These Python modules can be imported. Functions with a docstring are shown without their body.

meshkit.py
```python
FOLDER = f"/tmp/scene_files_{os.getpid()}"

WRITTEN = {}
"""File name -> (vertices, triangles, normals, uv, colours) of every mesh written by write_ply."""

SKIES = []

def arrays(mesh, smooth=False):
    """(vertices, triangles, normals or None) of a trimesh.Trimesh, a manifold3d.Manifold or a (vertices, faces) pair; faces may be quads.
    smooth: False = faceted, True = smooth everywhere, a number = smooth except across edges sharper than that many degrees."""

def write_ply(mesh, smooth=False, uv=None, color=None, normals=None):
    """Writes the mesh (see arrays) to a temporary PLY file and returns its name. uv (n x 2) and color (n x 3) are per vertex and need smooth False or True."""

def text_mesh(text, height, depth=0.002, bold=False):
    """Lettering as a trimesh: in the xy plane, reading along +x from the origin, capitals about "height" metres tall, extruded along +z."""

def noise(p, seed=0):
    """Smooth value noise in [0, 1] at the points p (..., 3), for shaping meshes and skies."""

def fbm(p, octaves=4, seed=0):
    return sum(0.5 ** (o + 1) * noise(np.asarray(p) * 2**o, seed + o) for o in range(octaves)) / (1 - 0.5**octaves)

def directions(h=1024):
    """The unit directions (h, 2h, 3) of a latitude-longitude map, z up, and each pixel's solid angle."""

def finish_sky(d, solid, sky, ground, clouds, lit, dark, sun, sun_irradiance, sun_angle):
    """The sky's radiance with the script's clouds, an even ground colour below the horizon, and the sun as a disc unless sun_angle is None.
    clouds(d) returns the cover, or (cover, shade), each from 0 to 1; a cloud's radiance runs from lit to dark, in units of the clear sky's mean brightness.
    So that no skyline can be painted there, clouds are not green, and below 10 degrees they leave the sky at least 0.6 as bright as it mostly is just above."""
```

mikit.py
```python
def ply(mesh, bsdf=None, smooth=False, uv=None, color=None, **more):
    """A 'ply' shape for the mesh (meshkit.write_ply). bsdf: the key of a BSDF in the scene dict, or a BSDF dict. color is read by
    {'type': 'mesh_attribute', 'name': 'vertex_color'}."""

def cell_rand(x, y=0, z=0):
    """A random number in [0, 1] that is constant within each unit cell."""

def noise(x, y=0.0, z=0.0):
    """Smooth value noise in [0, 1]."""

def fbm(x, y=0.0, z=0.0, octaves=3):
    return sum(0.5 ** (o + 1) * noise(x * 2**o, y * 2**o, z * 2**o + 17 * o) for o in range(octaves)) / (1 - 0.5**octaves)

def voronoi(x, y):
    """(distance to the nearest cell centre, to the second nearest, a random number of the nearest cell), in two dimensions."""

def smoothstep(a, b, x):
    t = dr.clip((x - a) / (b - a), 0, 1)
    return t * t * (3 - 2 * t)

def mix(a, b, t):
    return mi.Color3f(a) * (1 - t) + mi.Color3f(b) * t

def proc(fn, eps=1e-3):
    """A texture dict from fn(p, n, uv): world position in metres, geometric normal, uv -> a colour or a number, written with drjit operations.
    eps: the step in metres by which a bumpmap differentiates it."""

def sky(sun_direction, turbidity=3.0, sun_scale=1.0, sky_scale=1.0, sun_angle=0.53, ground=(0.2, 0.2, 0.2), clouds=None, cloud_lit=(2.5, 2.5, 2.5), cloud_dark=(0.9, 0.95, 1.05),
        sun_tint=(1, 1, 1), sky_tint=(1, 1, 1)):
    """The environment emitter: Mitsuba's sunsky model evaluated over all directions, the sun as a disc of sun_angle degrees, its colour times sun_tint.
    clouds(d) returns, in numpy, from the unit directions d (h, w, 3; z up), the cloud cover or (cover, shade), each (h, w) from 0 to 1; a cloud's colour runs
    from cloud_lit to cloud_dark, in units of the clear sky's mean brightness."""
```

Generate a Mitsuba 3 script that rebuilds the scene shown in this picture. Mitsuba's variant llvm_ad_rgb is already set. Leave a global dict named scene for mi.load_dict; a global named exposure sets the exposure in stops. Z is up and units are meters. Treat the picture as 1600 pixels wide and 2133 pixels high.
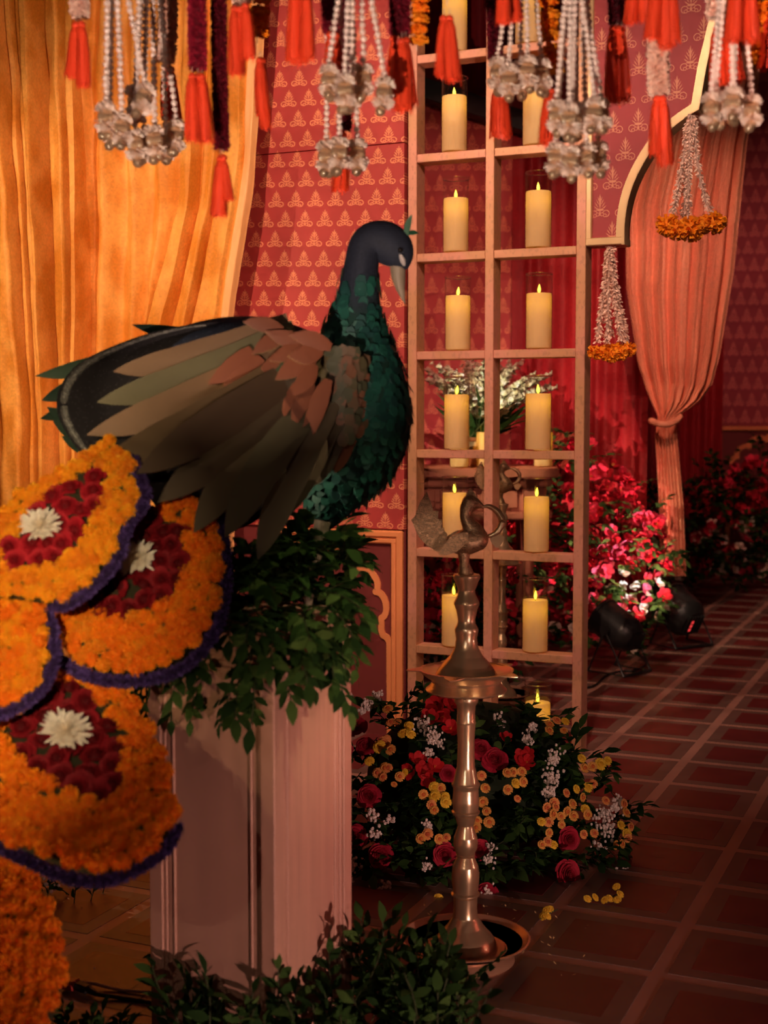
import math, random
import numpy as np, trimesh, drjit as dr, mitsuba as mi, mikit, meshkit
import manifold3d as m3
from shapely.geometry import Polygon, LineString
T = mi.ScalarTransform4f
rnd = random.Random(7); rng = np.random.default_rng(7)
scene, labels = {'type': 'scene'}, {}
# ------------------------------------------------------------------ camera
FPX, EYE, HORIZON = 2850.0, 1.15, 870.0
PITCH = math.atan((1066.5 - HORIZON) / FPX)
CAM = np.array([0, 0, EYE]); FW = np.array([0, math.cos(PITCH), -math.sin(PITCH)]); UP = np.array([0, math.sin(PITCH), math.cos(PITCH)])
scene['camera'] = {'type': 'thinlens', 'fov': math.degrees(2 * math.atan(800 / FPX)), 'fov_axis': 'x', 'aperture_radius': 0.0060, 'focus_distance': 3.7,
    'near_clip': 0.05, 'far_clip': 60.0, 'to_world': T().look_at(CAM.tolist(), (CAM + FW).tolist(), [0, 0, 1])}
# ------------------------------------------------------------------ light of the venue
exposure = -0.25
def rgb(*c): return {'type': 'rgb', 'value': [float(x) for x in c]}
scene['venue_glow'] = {'type': 'constant', 'radiance': rgb(.030, .0125, .0085), 'sampling_weight': 3.0}
def spot(name, pos, aim, col, k, cut, beam, w=2.0):
    scene[name] = {'type': 'spot', 'to_world': T().look_at(list(pos), list(aim), [0, .01, 1]), 'intensity': rgb(*[c * k for c in col]), 'cutoff_angle': cut, 'beam_width': beam, 'sampling_weight': w}
spot('lamp_wash', (-.70, 2.9, 2.65), (-.62, 5.0, 1.60), (1, .64, .44), 14.5, 42, 24, 4.0)
spot('lamp_wash_left', (-2.3, 3.2, 2.5), (-1.12, 5.1, 1.60), (1, .66, .42), 17, 21, 12, 3.0)
spot('lamp_wash_right', (.30, 2.85, 2.75), (.46, 4.8, 1.45), (1, .62, .46), 10, 38, 22, 4.0)
spot('lamp_garlands', (-.45, .30, .55), (.0, 2.25, 2.10), (1, .73, .57), 23, 23.5, 18, 4.0)
spot('lamp_blossom', (-.36, .05, 1.24), (-.74, 2.1, .90), (1, .76, .46), 14, 13, 7, 3.0)
spot('lamp_wing', (-2.2, 1.5, 1.55), (-.49, 2.34, 1.20), (1, .76, .50), 34.0, 4.6, 2.0, 1.5)
spot('lamp_fill', (-.9, -.6, 1.7), (-.15, 2.6, .95), (1, .76, .58), 1.9, 24, 16, 2.0)
spot('lamp_leaves', (1.1, 1.5, 2.3), (-.04, 2.42, .84), (1, .86, .50), 6.0, 6.5, 3, 2.0)
spot('lamp_brass', (1.7, 2.6, .55), (.17, 2.9, .50), (1, .20, .16), 2.2, 19, 12, 2.0)
spot('lamp_brass_left', (-.30, .6, .95), (.17, 2.9, .58), (1, .62, .45), 3.2, 10, 6, 2.0)
spot('lamp_front', (1.35, .5, .14), (-.10, 2.75, -.12), (1, .58, .50), 12, 25, 15, 4.0)
spot('lamp_top', (1.0, .5, 2.45), (.52, 4.7, .85), (1, .52, .40), 13, 13, 7, 3.0)
spot('lamp_uplight', (-1.0, 1.45, .12), (-.52, 1.95, .60), (1, .66, .34), .9, 24, 12)
spot('lamp_drape', (1.2, 5.6, 2.4), (1.50, 6.7, 1.75), (1, .50, .34), 7.0, 38, 20)
spot('lamp_back', (.1, 5.4, 2.7), (.40, 7.25, 1.75), (1, .34, .26), 6.5, 30, 16)
spot('lamp_blooms', (1.46, 6.30, .24), (1.12, 6.80, .50), (1, .52, .46), 13.0, 34, 16, 3.0)
spot('lamp_tuberose', (-.20, 5.5, 1.9), (.42, 6.25, 1.2), (1, .86, .55), 15.0, 16, 9)
spot('lamp_far', (2.4, 7.2, 2.9), (3.0, 10, 1.4), (1, .40, .32), 8.0, 36, 18)
# ------------------------------------------------------------------ helpers
def ray(px, py): return FW + np.array([1, 0, 0]) * (px - 800) / FPX + UP * (1066.5 - py) / FPX
def at(px, py, Y): r = ray(px, py); return CAM + r * (Y / r[1])
def fl(px, py, z=0.0): r = ray(px, py); return CAM + r * ((z - EYE) / r[2])
ANG = math.radians(23.5)
E = np.array([math.cos(ANG), -math.sin(ANG), 0]); N = np.array([-math.sin(ANG), -math.cos(ANG), 0])   # along the decor front, towards the viewer
O = fl(1211, 1574)
def on(px, py, n=0.0):
    r = ray(px, py); t = ((O + N * n - CAM) @ N) / (r @ N); return CAM + r * t
def uz(px, py, n=0.0): p = on(px, py, n); return float((p - O) @ E), float(p[2])
def P(u, z, n=0.0): return O + E * u + N * n + np.array([0, 0, z])
WALLM = np.eye(4); WALLM[:3, 0] = E; WALLM[:3, 1] = -N; WALLM[:3, 3] = O      # local x = u, local -y = n, z = z
def project(p):
    d = np.asarray(p) - CAM; y = d @ FW
    return np.stack([800 + FPX * d[..., 0] / y, 1066.5 - FPX * (d @ UP) / y], -1)
count = {}
def numbered(key):
    if key not in count: count[key] = 0; return key
    count[key] += 1
    return f'{key}_{count[key]:03d}'
def tag(key, label=None, cat=None, group=None, kind=None):
    d = labels.setdefault(key, {})
    for k, v in (('label', label), ('category', cat), ('group', group), ('kind', kind)):
        if v: d[k] = v
    return key
def thing(name, label=None, cat=None, group=None, kind=None):
    return tag(numbered(name), label, cat, group, kind)
def obj(name, mesh, mat, parent=None, smooth=False, color=None, **t):
    key = numbered(f'{parent}__{name}' if parent else name)
    scene[key] = mesh if isinstance(mesh, dict) else mikit.ply(mesh, mat, smooth=smooth, color=color)
    if t: tag(key, **t)
    return key
def put(name, shape, M, parent=None, **t):     # another copy of a ply dict
    key = numbered(f'{parent}__{name}' if parent else name)
    scene[key] = {**shape, 'to_world': T(np.asarray(M, float).tolist())}
    if t: tag(key, **t)
    return key
def mat4(R=None, t=None, s=1.0):
    M = np.eye(4)
    if R is not None: M[:3, :3] = R
    M[:3, :3] = M[:3, :3] * s
    if t is not None: M[:3, 3] = t
    return M
def frame(z, x=None):        # rotation whose local z is the given direction
    z = np.asarray(z, float); z = z / np.linalg.norm(z)
    x = np.asarray(x if x is not None else ([0, 0, 1] if abs(z[2]) < .9 else [1, 0, 0]), float)
    x = x - z * (x @ z); x = x / (np.linalg.norm(x) + 1e-9)
    return np.stack([x, np.cross(z, x), z], 1)
def rz(a): c, s = math.cos(a), math.sin(a); return np.array([[c, -s, 0], [s, c, 0], [0, 0, 1.0]])
def rx(a): c, s = math.cos(a), math.sin(a); return np.array([[1, 0, 0], [0, c, -s], [0, s, c]])
def ry(a): c, s = math.cos(a), math.sin(a); return np.array([[c, 0, s], [0, 1, 0], [-s, 0, c]])
def tm(v, f): return trimesh.Trimesh(np.asarray(v, float), np.asarray(f), process=False)
def cat(ms): return trimesh.util.concatenate([m for m in ms])
def box(x0, x1, y0, y1, z0, z1, b=.002):      # bevelled box
    b = min(b, (x1 - x0) * .45, (y1 - y0) * .45, (z1 - z0) * .45)
    pts = [(x, y, z) for X, Y, Z in (((x0 + b, x1 - b), (y0 + b, y1 - b), (z0, z1)), ((x0 + b, x1 - b), (y0, y1), (z0 + b, z1 - b)), ((x0, x1), (y0 + b, y1 - b), (z0 + b, z1 - b))) for x in X for y in Y for z in Z]
    return trimesh.convex.convex_hull(np.array(pts))
def wbox(u0, u1, n0, n1, z0, z1, b=.002): m = box(u0, u1, -n1, -n0, z0, z1, b); m.apply_transform(WALLM); return m
def lathe(prof, seg=48):      # (r, z) from bottom to top
    prof = np.array([(max(r, 1e-5), z) for r, z in prof]); a = np.arange(seg) * 2 * np.pi / seg
    v = np.stack([prof[:, 0, None] * np.cos(a), prof[:, 0, None] * np.sin(a), np.repeat(prof[:, 1, None], seg, 1)], -1).reshape(-1, 3)
    i, j = np.meshgrid(np.arange(len(prof) - 1), np.arange(seg), indexing='ij')
    q = np.stack([i * seg + j, i * seg + (j + 1) % seg, (i + 1) * seg + (j + 1) % seg, (i + 1) * seg + j], -1).reshape(-1, 4)
    return tm(v, np.vstack([q[:, [0, 1, 2]], q[:, [0, 2, 3]]]))
def spline(pts, n):
    from scipy.interpolate import CubicSpline
    pts = np.asarray(pts, float); d = np.concatenate([[0], np.cumsum(np.linalg.norm(np.diff(pts[:, :3], axis=0), axis=1) + 1e-9)])
    return CubicSpline(d, pts)(np.linspace(0, d[-1], n))
def tube(pts, r, sides=8, cap=True):
    p = np.asarray(pts, float); n = len(p); r = np.broadcast_to(r, (n,))
    t = np.gradient(p, axis=0); t /= np.linalg.norm(t, axis=1, keepdims=True) + 1e-12
    ref = np.array([0, 0, 1.0]) if abs(t[:, 2]).mean() < .8 else np.array([1.0, 0, 0])
    a = np.cross(t, ref); a /= np.linalg.norm(a, axis=1, keepdims=True) + 1e-12; b = np.cross(t, a)
    th = np.arange(sides) * 2 * np.pi / sides
    v = (p[:, None] + r[:, None, None] * (np.cos(th)[None, :, None] * a[:, None] + np.sin(th)[None, :, None] * b[:, None])).reshape(-1, 3)
    i, j = np.meshgrid(np.arange(n - 1), np.arange(sides), indexing='ij')
    q = np.stack([i * sides + j, i * sides + (j + 1) % sides, (i + 1) * sides + (j + 1) % sides, (i + 1) * sides + j], -1).reshape(-1, 4)
    f = np.vstack([q[:, [0, 1, 2]], q[:, [0, 2, 3]]])
    if cap:
        v = np.vstack([v, p[0], p[-1]]); k = n * sides; j = np.arange(sides)
        f = np.vstack([f, np.stack([(j + 1) % sides, j, np.full(sides, k)], 1), np.stack([(n - 1) * sides + j, (n - 1) * sides + (j + 1) % sides, np.full(sides, k + 1)], 1)])
    return tm(v, f)
def grid(fn, nu, nv, closed=False):
    u, v = np.meshgrid(np.linspace(0, 1, nu), np.linspace(0, 1, nv), indexing='ij')
    p = fn(u.ravel(), v.ravel()); i, j = np.meshgrid(np.arange(nu - 1), np.arange(nv - 1), indexing='ij')
    q = np.stack([i * nv + j, (i + 1) * nv + j, (i + 1) * nv + j + 1, i * nv + j + 1], -1).reshape(-1, 4)
    return tm(p, np.vstack([q[:, [0, 1, 2]], q[:, [0, 2, 3]]]))
def extrude(poly, depth, M=None, bevel=0.0):
    polys = list(getattr(poly, 'geoms', [poly])); ms = []
    for g in polys:
        if bevel:
            a = trimesh.creation.extrude_polygon(g.buffer(-bevel).buffer(0), depth, engine='earcut'); b = trimesh.creation.extrude_polygon(g, depth - 2 * bevel, engine='earcut'); b.apply_translation([0, 0, bevel]); ms += [a, b]
        else: ms.append(trimesh.creation.extrude_polygon(g, depth, engine='earcut'))
    m = cat(ms)
    if M is not None: m.apply_transform(M)
    return m
def slab(poly_uz, n0, n1, bevel=0.0):    # polygon in (u, z) of the decor front, from n0 out to n1
    M = np.eye(4); M[:3, 0] = E; M[:3, 1] = [0, 0, 1]; M[:3, 2] = N; M[:3, 3] = O + N * n0
    return extrude(poly_uz, n1 - n0, M, bevel)
# ------------------------------------------------------------------ materials
def principled(c, rough=.6, **k): return {'type': 'twosided', 'bsdf': {'type': 'principled', 'base_color': c if isinstance(c, dict) else rgb(*c), 'roughness': rough, 'specular': k.pop('specular', .35), **k}}
def unpack(p, n, uv):                    # a petal's or leaf's own colour, carried in its uv (one flat colour per petal)
    g = dr.floor(uv.y); return mi.Color3f(dr.square(uv.x), dr.square(g / 255.0), dr.square((uv.y - g - .25) * 2))
VC = mikit.proc(unpack)
def pack_uv(c): c = np.sqrt(np.clip(c, 0, 1)); return np.stack([c[:, 0], np.round(c[:, 1] * 255) + .25 + .5 * c[:, 2]], 1)
scene['m_petal'] = {'type': 'twosided', 'bsdf': {'type': 'principled', 'base_color': VC, 'roughness': .7, 'specular': .2}}
scene['m_leaf'] = {'type': 'principledthin', 'base_color': VC, 'roughness': .42, 'diff_trans': .45, 'eta': 1.4}
scene['m_satin'] = {'type': 'twosided', 'bsdf': {'type': 'principled', 'base_color': VC, 'roughness': .38, 'specular': .4, 'sheen': .3}}
def motif(a, b, w):     # damask figure in a cell of +-.5
    x = dr.abs(a); S = mikit.smoothstep
    def ell(cx, cy, rx_, ry_, t):
        c, s = math.cos(t), math.sin(t); dx, dy = x - cx, b - cy
        return (dr.sqrt(dr.square((c * dx + s * dy) / rx_) + dr.square((c * dy - s * dx) / ry_)) - 1) * min(rx_, ry_)
    def ring(cx, cy, r, t): return dr.abs(dr.sqrt(dr.square(x - cx) + dr.square(b - cy)) - r) - t
    d = ell(0, .22, .036, .25, 0)
    for cx, cy, l, t in ((.055, .30, .075, 1.25), (.090, .20, .085, 1.12), (.125, .09, .090, .98), (.155, -.01, .080, .75)): d = dr.minimum(d, ell(cx, cy, l, .030 * w, t))
    d = dr.minimum(d, ell(0, -.09, .14, .045, 0)); d = dr.minimum(d, ell(.09, -.05, .08, .024 * w, .4)); d = dr.minimum(d, ell(0, -.22, .028, .09, 0))
    sc = ring(.225, -.235, .120, .027 * w); d = dr.minimum(d, dr.select((x < .22) & (b < -.22), 1.0, sc))
    d = dr.minimum(d, ring(.185, -.30, .055, .022 * w)); d = dr.minimum(d, ring(.085, -.26, .06, .020 * w))
    return 1 - S(-.012, .012, d)
def damask(base, ink, pw, ph, origin, ax, tilt, w=1.0, wear=.12):
    c, s = math.cos(tilt), math.sin(tilt)
    def fn(p, n, uv):
        U = (p.x - origin[0]) * float(ax[0]) + (p.y - origin[1]) * float(ax[1]); Z = p.z
        u, v = c * U + s * Z, -s * U + c * Z
        row = dr.floor(v / ph); off = dr.select(dr.abs(row * .5 - dr.floor(row * .5)) > .25, .5, 0.0)
        fu = u / pw + off; a = fu - dr.floor(fu) - .5; b = v / ph - row - .5
        m = motif(a * .92, b * 1.02, w)
        fade = .86 + .28 * mikit.fbm(U * 7, Z * 7)
        return mikit.mix(mi.Color3f(*base) * fade, mi.Color3f(*ink) * fade, m * .9)
    return mikit.proc(fn)
WP = damask((.40, .046, .042), (.72, .26, .13), .0800, .0715, O, E, -.04)
scene['m_wallpaper'] = principled(WP, .62)
scene['m_wallpaper_fine'] = principled(damask((.36, .050, .055), (.66, .28, .17), .0830, .0900, O, E, 0.0, .55), .6)
scene['m_wallpaper_back'] = principled(damask((.36, .045, .045), (.62, .22, .12), .0830, .105, (0, 0, 0), (1, 0, 0), 0.0), .65)
scene['m_dado'] = principled((.17, .030, .028), .55)
def goldpaint(p, n, uv):
    k = mikit.fbm(p.x * 9 + p.y * 5, p.z * 6, p.y * 9); w = mikit.smoothstep(.58, .66, mikit.fbm(p.x * 130, p.y * 130, p.z * 60))
    return mikit.mix(mi.Color3f(.64, .285, .195), mi.Color3f(.58, .29, .15), mikit.smoothstep(.4, .62, k)) * (1 - .14 * w)
scene['m_goldpaint'] = principled(mikit.proc(goldpaint), .42, metallic=.25, specular=.5)
scene['m_goldtrim'] = principled(mikit.proc(lambda p, n, uv: mikit.mix(mi.Color3f(.62, .40, .20), mi.Color3f(.72, .52, .27), mikit.fbm(p.x * 14, p.y * 14, p.z * 14))), .34, metallic=.45, specular=.5)
scene['m_trim'] = principled((.74, .27, .10), .5)
def velvet(c1, c2, sx=5.0, sz=2.2):
    def fn(p, n, uv):
        a = mikit.fbm(p.x * sx * 2.4 + p.y * 6, p.z * sz * 3.2, p.y * 4, octaves=4); b = mikit.noise(p.x * 160, p.z * 160, p.y * 160)
        return mikit.mix(mi.Color3f(*c1), mi.Color3f(*c2), mikit.smoothstep(.36, .68, a)) * (.88 + .24 * b)
    return mikit.proc(fn)
scene['m_velvet'] = principled(velvet((.62, .215, .024), (.80, .36, .072)), .55, sheen=.9, sheen_tint=.6, specular=.25)
scene['m_hem'] = principled((.78, .40, .15), .5, sheen=.4)
scene['m_black'] = principled((.012, .011, .011), .5)
scene['m_blackmetal'] = principled((.016, .015, .016), .35, specular=.5)
# ------------------------------------------------------------------ floor: red tiles with a grey margin in a pale grid
TP = .30
TA, TB = np.array([math.sin(ANG), math.cos(ANG), 0]), E          # along the receding lines, along the near-level lines
TO = fl(1370.5, 2032)
scene['m_grid'] = principled(mikit.proc(lambda p, n, uv: mi.Color3f(.40, .21, .165) * (.8 + .4 * mikit.fbm(p.x * 6, p.y * 6))), .42)
scene['m_margin'] = principled(mikit.proc(lambda p, n, uv: mi.Color3f(.150, .090, .074) * (.8 + .4 * mikit.fbm(p.x * 8, p.y * 8))), .40)
scene['m_tile'] = principled(mikit.proc(lambda p, n, uv: mi.Color3f(.130, .020, .020) * (.75 + .5 * mikit.fbm(p.x * 7 + 3, p.y * 7))), .36)
v = np.array([fl(800, 2600) + TA * a + TB * b for a, b in ((-3, -5), (-3, 6), (14, 9), (14, -9))]); v[:, 2] = 0
fo = np.vstack([v, v - [0, 0, .05]])
obj('floor', trimesh.convex.convex_hull(fo), 'm_grid', kind='structure', label='dark red tiled floor with grey margins and a pale grid')
def tile_meshes(a0, b0):
    h = TP / 2; g = .0165; q = .0575
    def plate(i, z0, z1, b):
        m = box(-h + i, h - i, -h + i, h - i, z0, z1, b); M = np.eye(4); M[:3, 0] = TB; M[:3, 1] = TA; m.apply_transform(M); return m
    return plate(g, -.002, .0012, .0006), plate(q, 0, .0018, .0004)
mg, inl = tile_meshes(0, 0); mg, inl = mikit.ply(mg, 'm_margin'), mikit.ply(inl, 'm_tile')
cells = []
for i in range(-4, 40):
    for j in range(-16, 22):
        c = TO + TA * (i + .5) * TP + TB * (j + .5) * TP
        if c[1] < 1.6: continue
        q = project(c + np.array([0, 0, 0]))
        if -60 < q[0] < 1700 and q[1] < 2260 and c[1] < 10.2: cells.append((c[1], c))
cells.sort(key=lambda c: c[0])
inview = [c for c in cells if not (290 < project(c[1])[0] < 720 and c[1][1] > 2.5) and not (project(c[1])[0] < 830 and c[1][1] > 4.6)]
show = inview[:300]; ids = {id(c[1]) for c in show}
for y, c in show:
    k = put('tile', mg, mat4(t=[c[0], c[1], 0]), 'floor'); put('inlay', inl, mat4(t=[c[0], c[1], 0]), k)
rest_ = [c for c in cells if id(c[1]) not in ids]
def many(ms): return cat([m.copy().apply_translation([c[0], c[1], 0]) for _, c in rest_ for m in [ms]])
MG_, IN_ = tile_meshes(0, 0); tag(obj('tile_filler', many(MG_), 'm_margin', 'floor'), kind='stuff'); tag(obj('inlay_filler', many(IN_), 'm_tile', 'floor'), kind='stuff')
print('tiles', len(inview), len(cells))
# ------------------------------------------------------------------ decor wall with wallpaper and a dado
uL, uR = uz(75, 800)[0], uz(842, 800)[0]
zd0 = uz(845, 1104)[1]
seam = [uz(560, 310), uz(838, 297)]
w = thing('wall_left', 'red damask wallpapered decor wall with a gold line over a plum dado panel', kind='structure')
zs = seam[1][1]
obj('paper_panel', wbox(uL, uR, -.045, 0, zd0, zs - .0015, .001), 'm_wallpaper', w); obj('paper_panel', wbox(uL, uR, -.045, .0015, zs + .0015, 3.2, .001), 'm_wallpaper', w)
obj('dado', wbox(uL, uR, -.045, -.012, 0, zd0, .001), 'm_dado', w)
du0, du1 = uz(560, 1104)[0], uR - .004
obj('dado_frame', cat([wbox(du0, du1, -.012, .012, zd0 - .03, zd0 - .004, .006), wbox(du0, du1, -.012, .006, zd0 - .052, zd0 - .03, .005), wbox(du1 - .026, du1, -.012, .012, 0, zd0 - .004, .006), wbox(du1 - .046, du1 - .026, -.012, .006, 0, zd0 - .03, .005)]), 'm_trim', w, label='orange painted moulding round the dado')
# scalloped arch strip on the dado (right half seen, mirrored)
half = [uz(*q) for q in ((672, 1149), (697, 1160), (705, 1168), (727, 1186), (733, 1206), (729, 1201), (752, 1220), (758, 1235), (762, 1232), (776, 1246), (791, 1264), (790, 1300), (797, 1326), (806, 1331), (812, 1345), (813, 1420), (815, 1600))]
half = [uz(*q) for q in ((690, 1166), (712, 1170), (726, 1183), (724, 1196), (742, 1205), (752, 1222), (757, 1237), (771, 1246), (778, 1258), (789, 1271), (791, 1292), (790, 1320), (797, 1333), (809, 1338), (811, 1352))]
def scallop(cu, zt, zb, hw, n=4):
    pts = []
    for k in range(n):
        a0, a1 = math.pi / 2 * (1 - k / n), math.pi / 2 * (1 - (k + 1) / n)
        p0 = np.array([hw * .78 * math.cos(a0), math.sin(a0)]); p1 = np.array([hw * .78 * math.cos(a1), math.sin(a1)])
        h = zt - zb - .12; p0 = p0 * [1, h]; p1 = p1 * [1, h]
        c, r = (p0 + p1) / 2, np.linalg.norm(p1 - p0) / 2; d = (p1 - p0) / (2 * r); nn = np.array([-d[1], d[0]])
        if nn @ c < 0: nn = -nn
        for t in np.linspace(math.pi, 0, 9)[(0 if k == 0 else 1):]: pts.append(c + d * r * math.cos(t) + nn * r * .62 * math.sin(t))
    e = pts[-1]; pts += [e + [0, -.045], e + [.006, -.062], e + [.022, -.07], e + [.032, -.085], np.array([e[0] + .034, -9])]
    pts = np.array([(p[0], max(p[1] + zb + .12, 0)) for p in pts])
    l = LineString(np.vstack([np.stack([cu - pts[::-1, 0], pts[::-1, 1]], 1), np.stack([cu + pts[:, 0], pts[:, 1]], 1)]))
    return l
cu = uz(640, 1200)[0]; hw = (uz(811, 1352)[0] - .034 - cu) / .78
ln = scallop(cu, uz(640, 1140)[1], uz(811, 1352)[1] - .01, hw)
obj('scalloped_strip', slab(ln.buffer(.0115, cap_style=2), -.012, -.004), 'm_trim', w, label='orange scalloped arch strip on the dado')
# ------------------------------------------------------------------ lattice rack of flat gold tubes
rack = thing('candle_rack', 'tall gold painted lattice rack holding two columns of glass pillar candles', 'rack')
NB, NF = -.075, .002
ups = [(uz(850, 700)[0], uz(868, 700)[0]), (uz(1010, 700)[0], uz(1028, 700)[0]), (uz(1199, 700)[0], uz(1219, 700)[0])]
for a, b in ups: obj('upright', wbox(a, b, NB, NF, 0, 2.9, .002), 'm_goldpaint', rack)
barz = [uz(1020, y)[1] for y in (-104, 107, 318, 530, 738, 947, 1157, 1363, 1579)]
hb = .0145
for z in barz:
    for a, b in ((ups[0][1], ups[1][0]), (ups[1][1], ups[2][0])): obj('crossbar', wbox(a, b, NB + .003, NF - .002, z - hb, z + hb, .002), 'm_goldpaint', rack)
# ------------------------------------------------------------------ arch spandrel on the right
PX4 = lambda pts: [(1200 + .25 * x, .25 * y) for x, y in pts]
edge = PX4([(400, 2040), (400, 1900), (425, 1700), (480, 1520), (570, 1340), (660, 1205), (780, 1080), (1020, 910), (1035, 830), (1090, 520), (1140, 320), (1190, 130), (1290, -60), (1420, -260)])
ein = [uz(*q) for q in edge]
def smooth_line(pts, n): return [tuple(q) for q in spline(np.array(pts), n)]
lower, upper = smooth_line(ein[:8], 26), smooth_line(ein[7:], 22)
arch = lower + upper[1:]
uT = uz(1222, 300)[0]; zb = uz(1240, 512)[1]
panel = Polygon([(uT, zb)] + [(arch[0][0], zb)] + arch + [(arch[-1][0], 3.0), (uT, 3.0)]).buffer(0)
wr = thing('wall_right', 'plum damask spandrel panel of the cusped arch with gold trim', kind='structure')
obj('paper_panel', slab(panel, -.06, -.012), 'm_wallpaper_fine', wr)
line = LineString(arch)
trim = line.buffer(.026, cap_style=2, join_style=2).intersection(panel)
obj('arch_trim', slab(trim, -.085, .004, .002), 'm_goldtrim', wr, label='gold trim along the cusped arch')
obj('arch_bead', slab(line.buffer(.006, cap_style=2).intersection(panel.buffer(.004)), -.05, .012, .002), 'm_goldtrim', wr)
obj('side_trim', wbox(uT, uT + .020, -.06, .004, zb, 2.9, .003), 'm_goldtrim', wr); obj('foot_trim', wbox(uT, arch[0][0] + .002, -.085, .006, zb, zb + .026, .003), 'm_goldtrim', wr)
# ------------------------------------------------------------------ pillar candles in glass cylinders
scene['m_glass'] = {'type': 'thindielectric', 'int_ior': 1.5}
scene['m_wax'] = {'type': 'principledthin', 'base_color': rgb(.88, .67, .35), 'roughness': .55, 'diff_trans': .85, 'eta': 1.35}
scene['m_wick'] = principled((.02, .015, .01), .8)
CR = .0455
glass_m = tube([[0, 0, .001], [0, 0, .10], [0, 0, .255]], CR, 40, cap=False)
glass_rim = trimesh.creation.torus(CR, .0019, major_sections=40, minor_sections=6); glass_rim.apply_translation([0, 0, .255])
wax_m = lathe([(0, .004), (.040, .004), (.0425, .008), (.0425, .188), (.041, .1925), (.034, .191), (0, .189)], 40)
flame_m = cat([lathe([(0, 0), (.0035, .003), (.0058, .010), (.0052, .017), (.0026, .026), (0, .032)], 14), lathe([(0, -.046), (.017, -.044), (.017, -.022), (0, -.020)], 16)])      # the flame tip and the lit core inside the wax
wick_m = tube([[0, 0, 0], [0, 0, .008]], .0012, 6)
glass_s, rim_s, wax_s, wick_s = mikit.ply(glass_m, 'm_glass', smooth=True), mikit.ply(glass_rim, {'type': 'dielectric', 'int_ior': 1.5}, smooth=True), mikit.ply(wax_m, 'm_wax', smooth=50), mikit.ply(wick_m, 'm_wick')
flame_s = {**mikit.ply(flame_m, principled((.9, .7, .3), .6), smooth=True), 'emitter': {'type': 'area', 'radiance': rgb(4.8, 3.2, .14), 'sampling_weight': .06}}
RIM_SMOOTH = True
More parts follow.
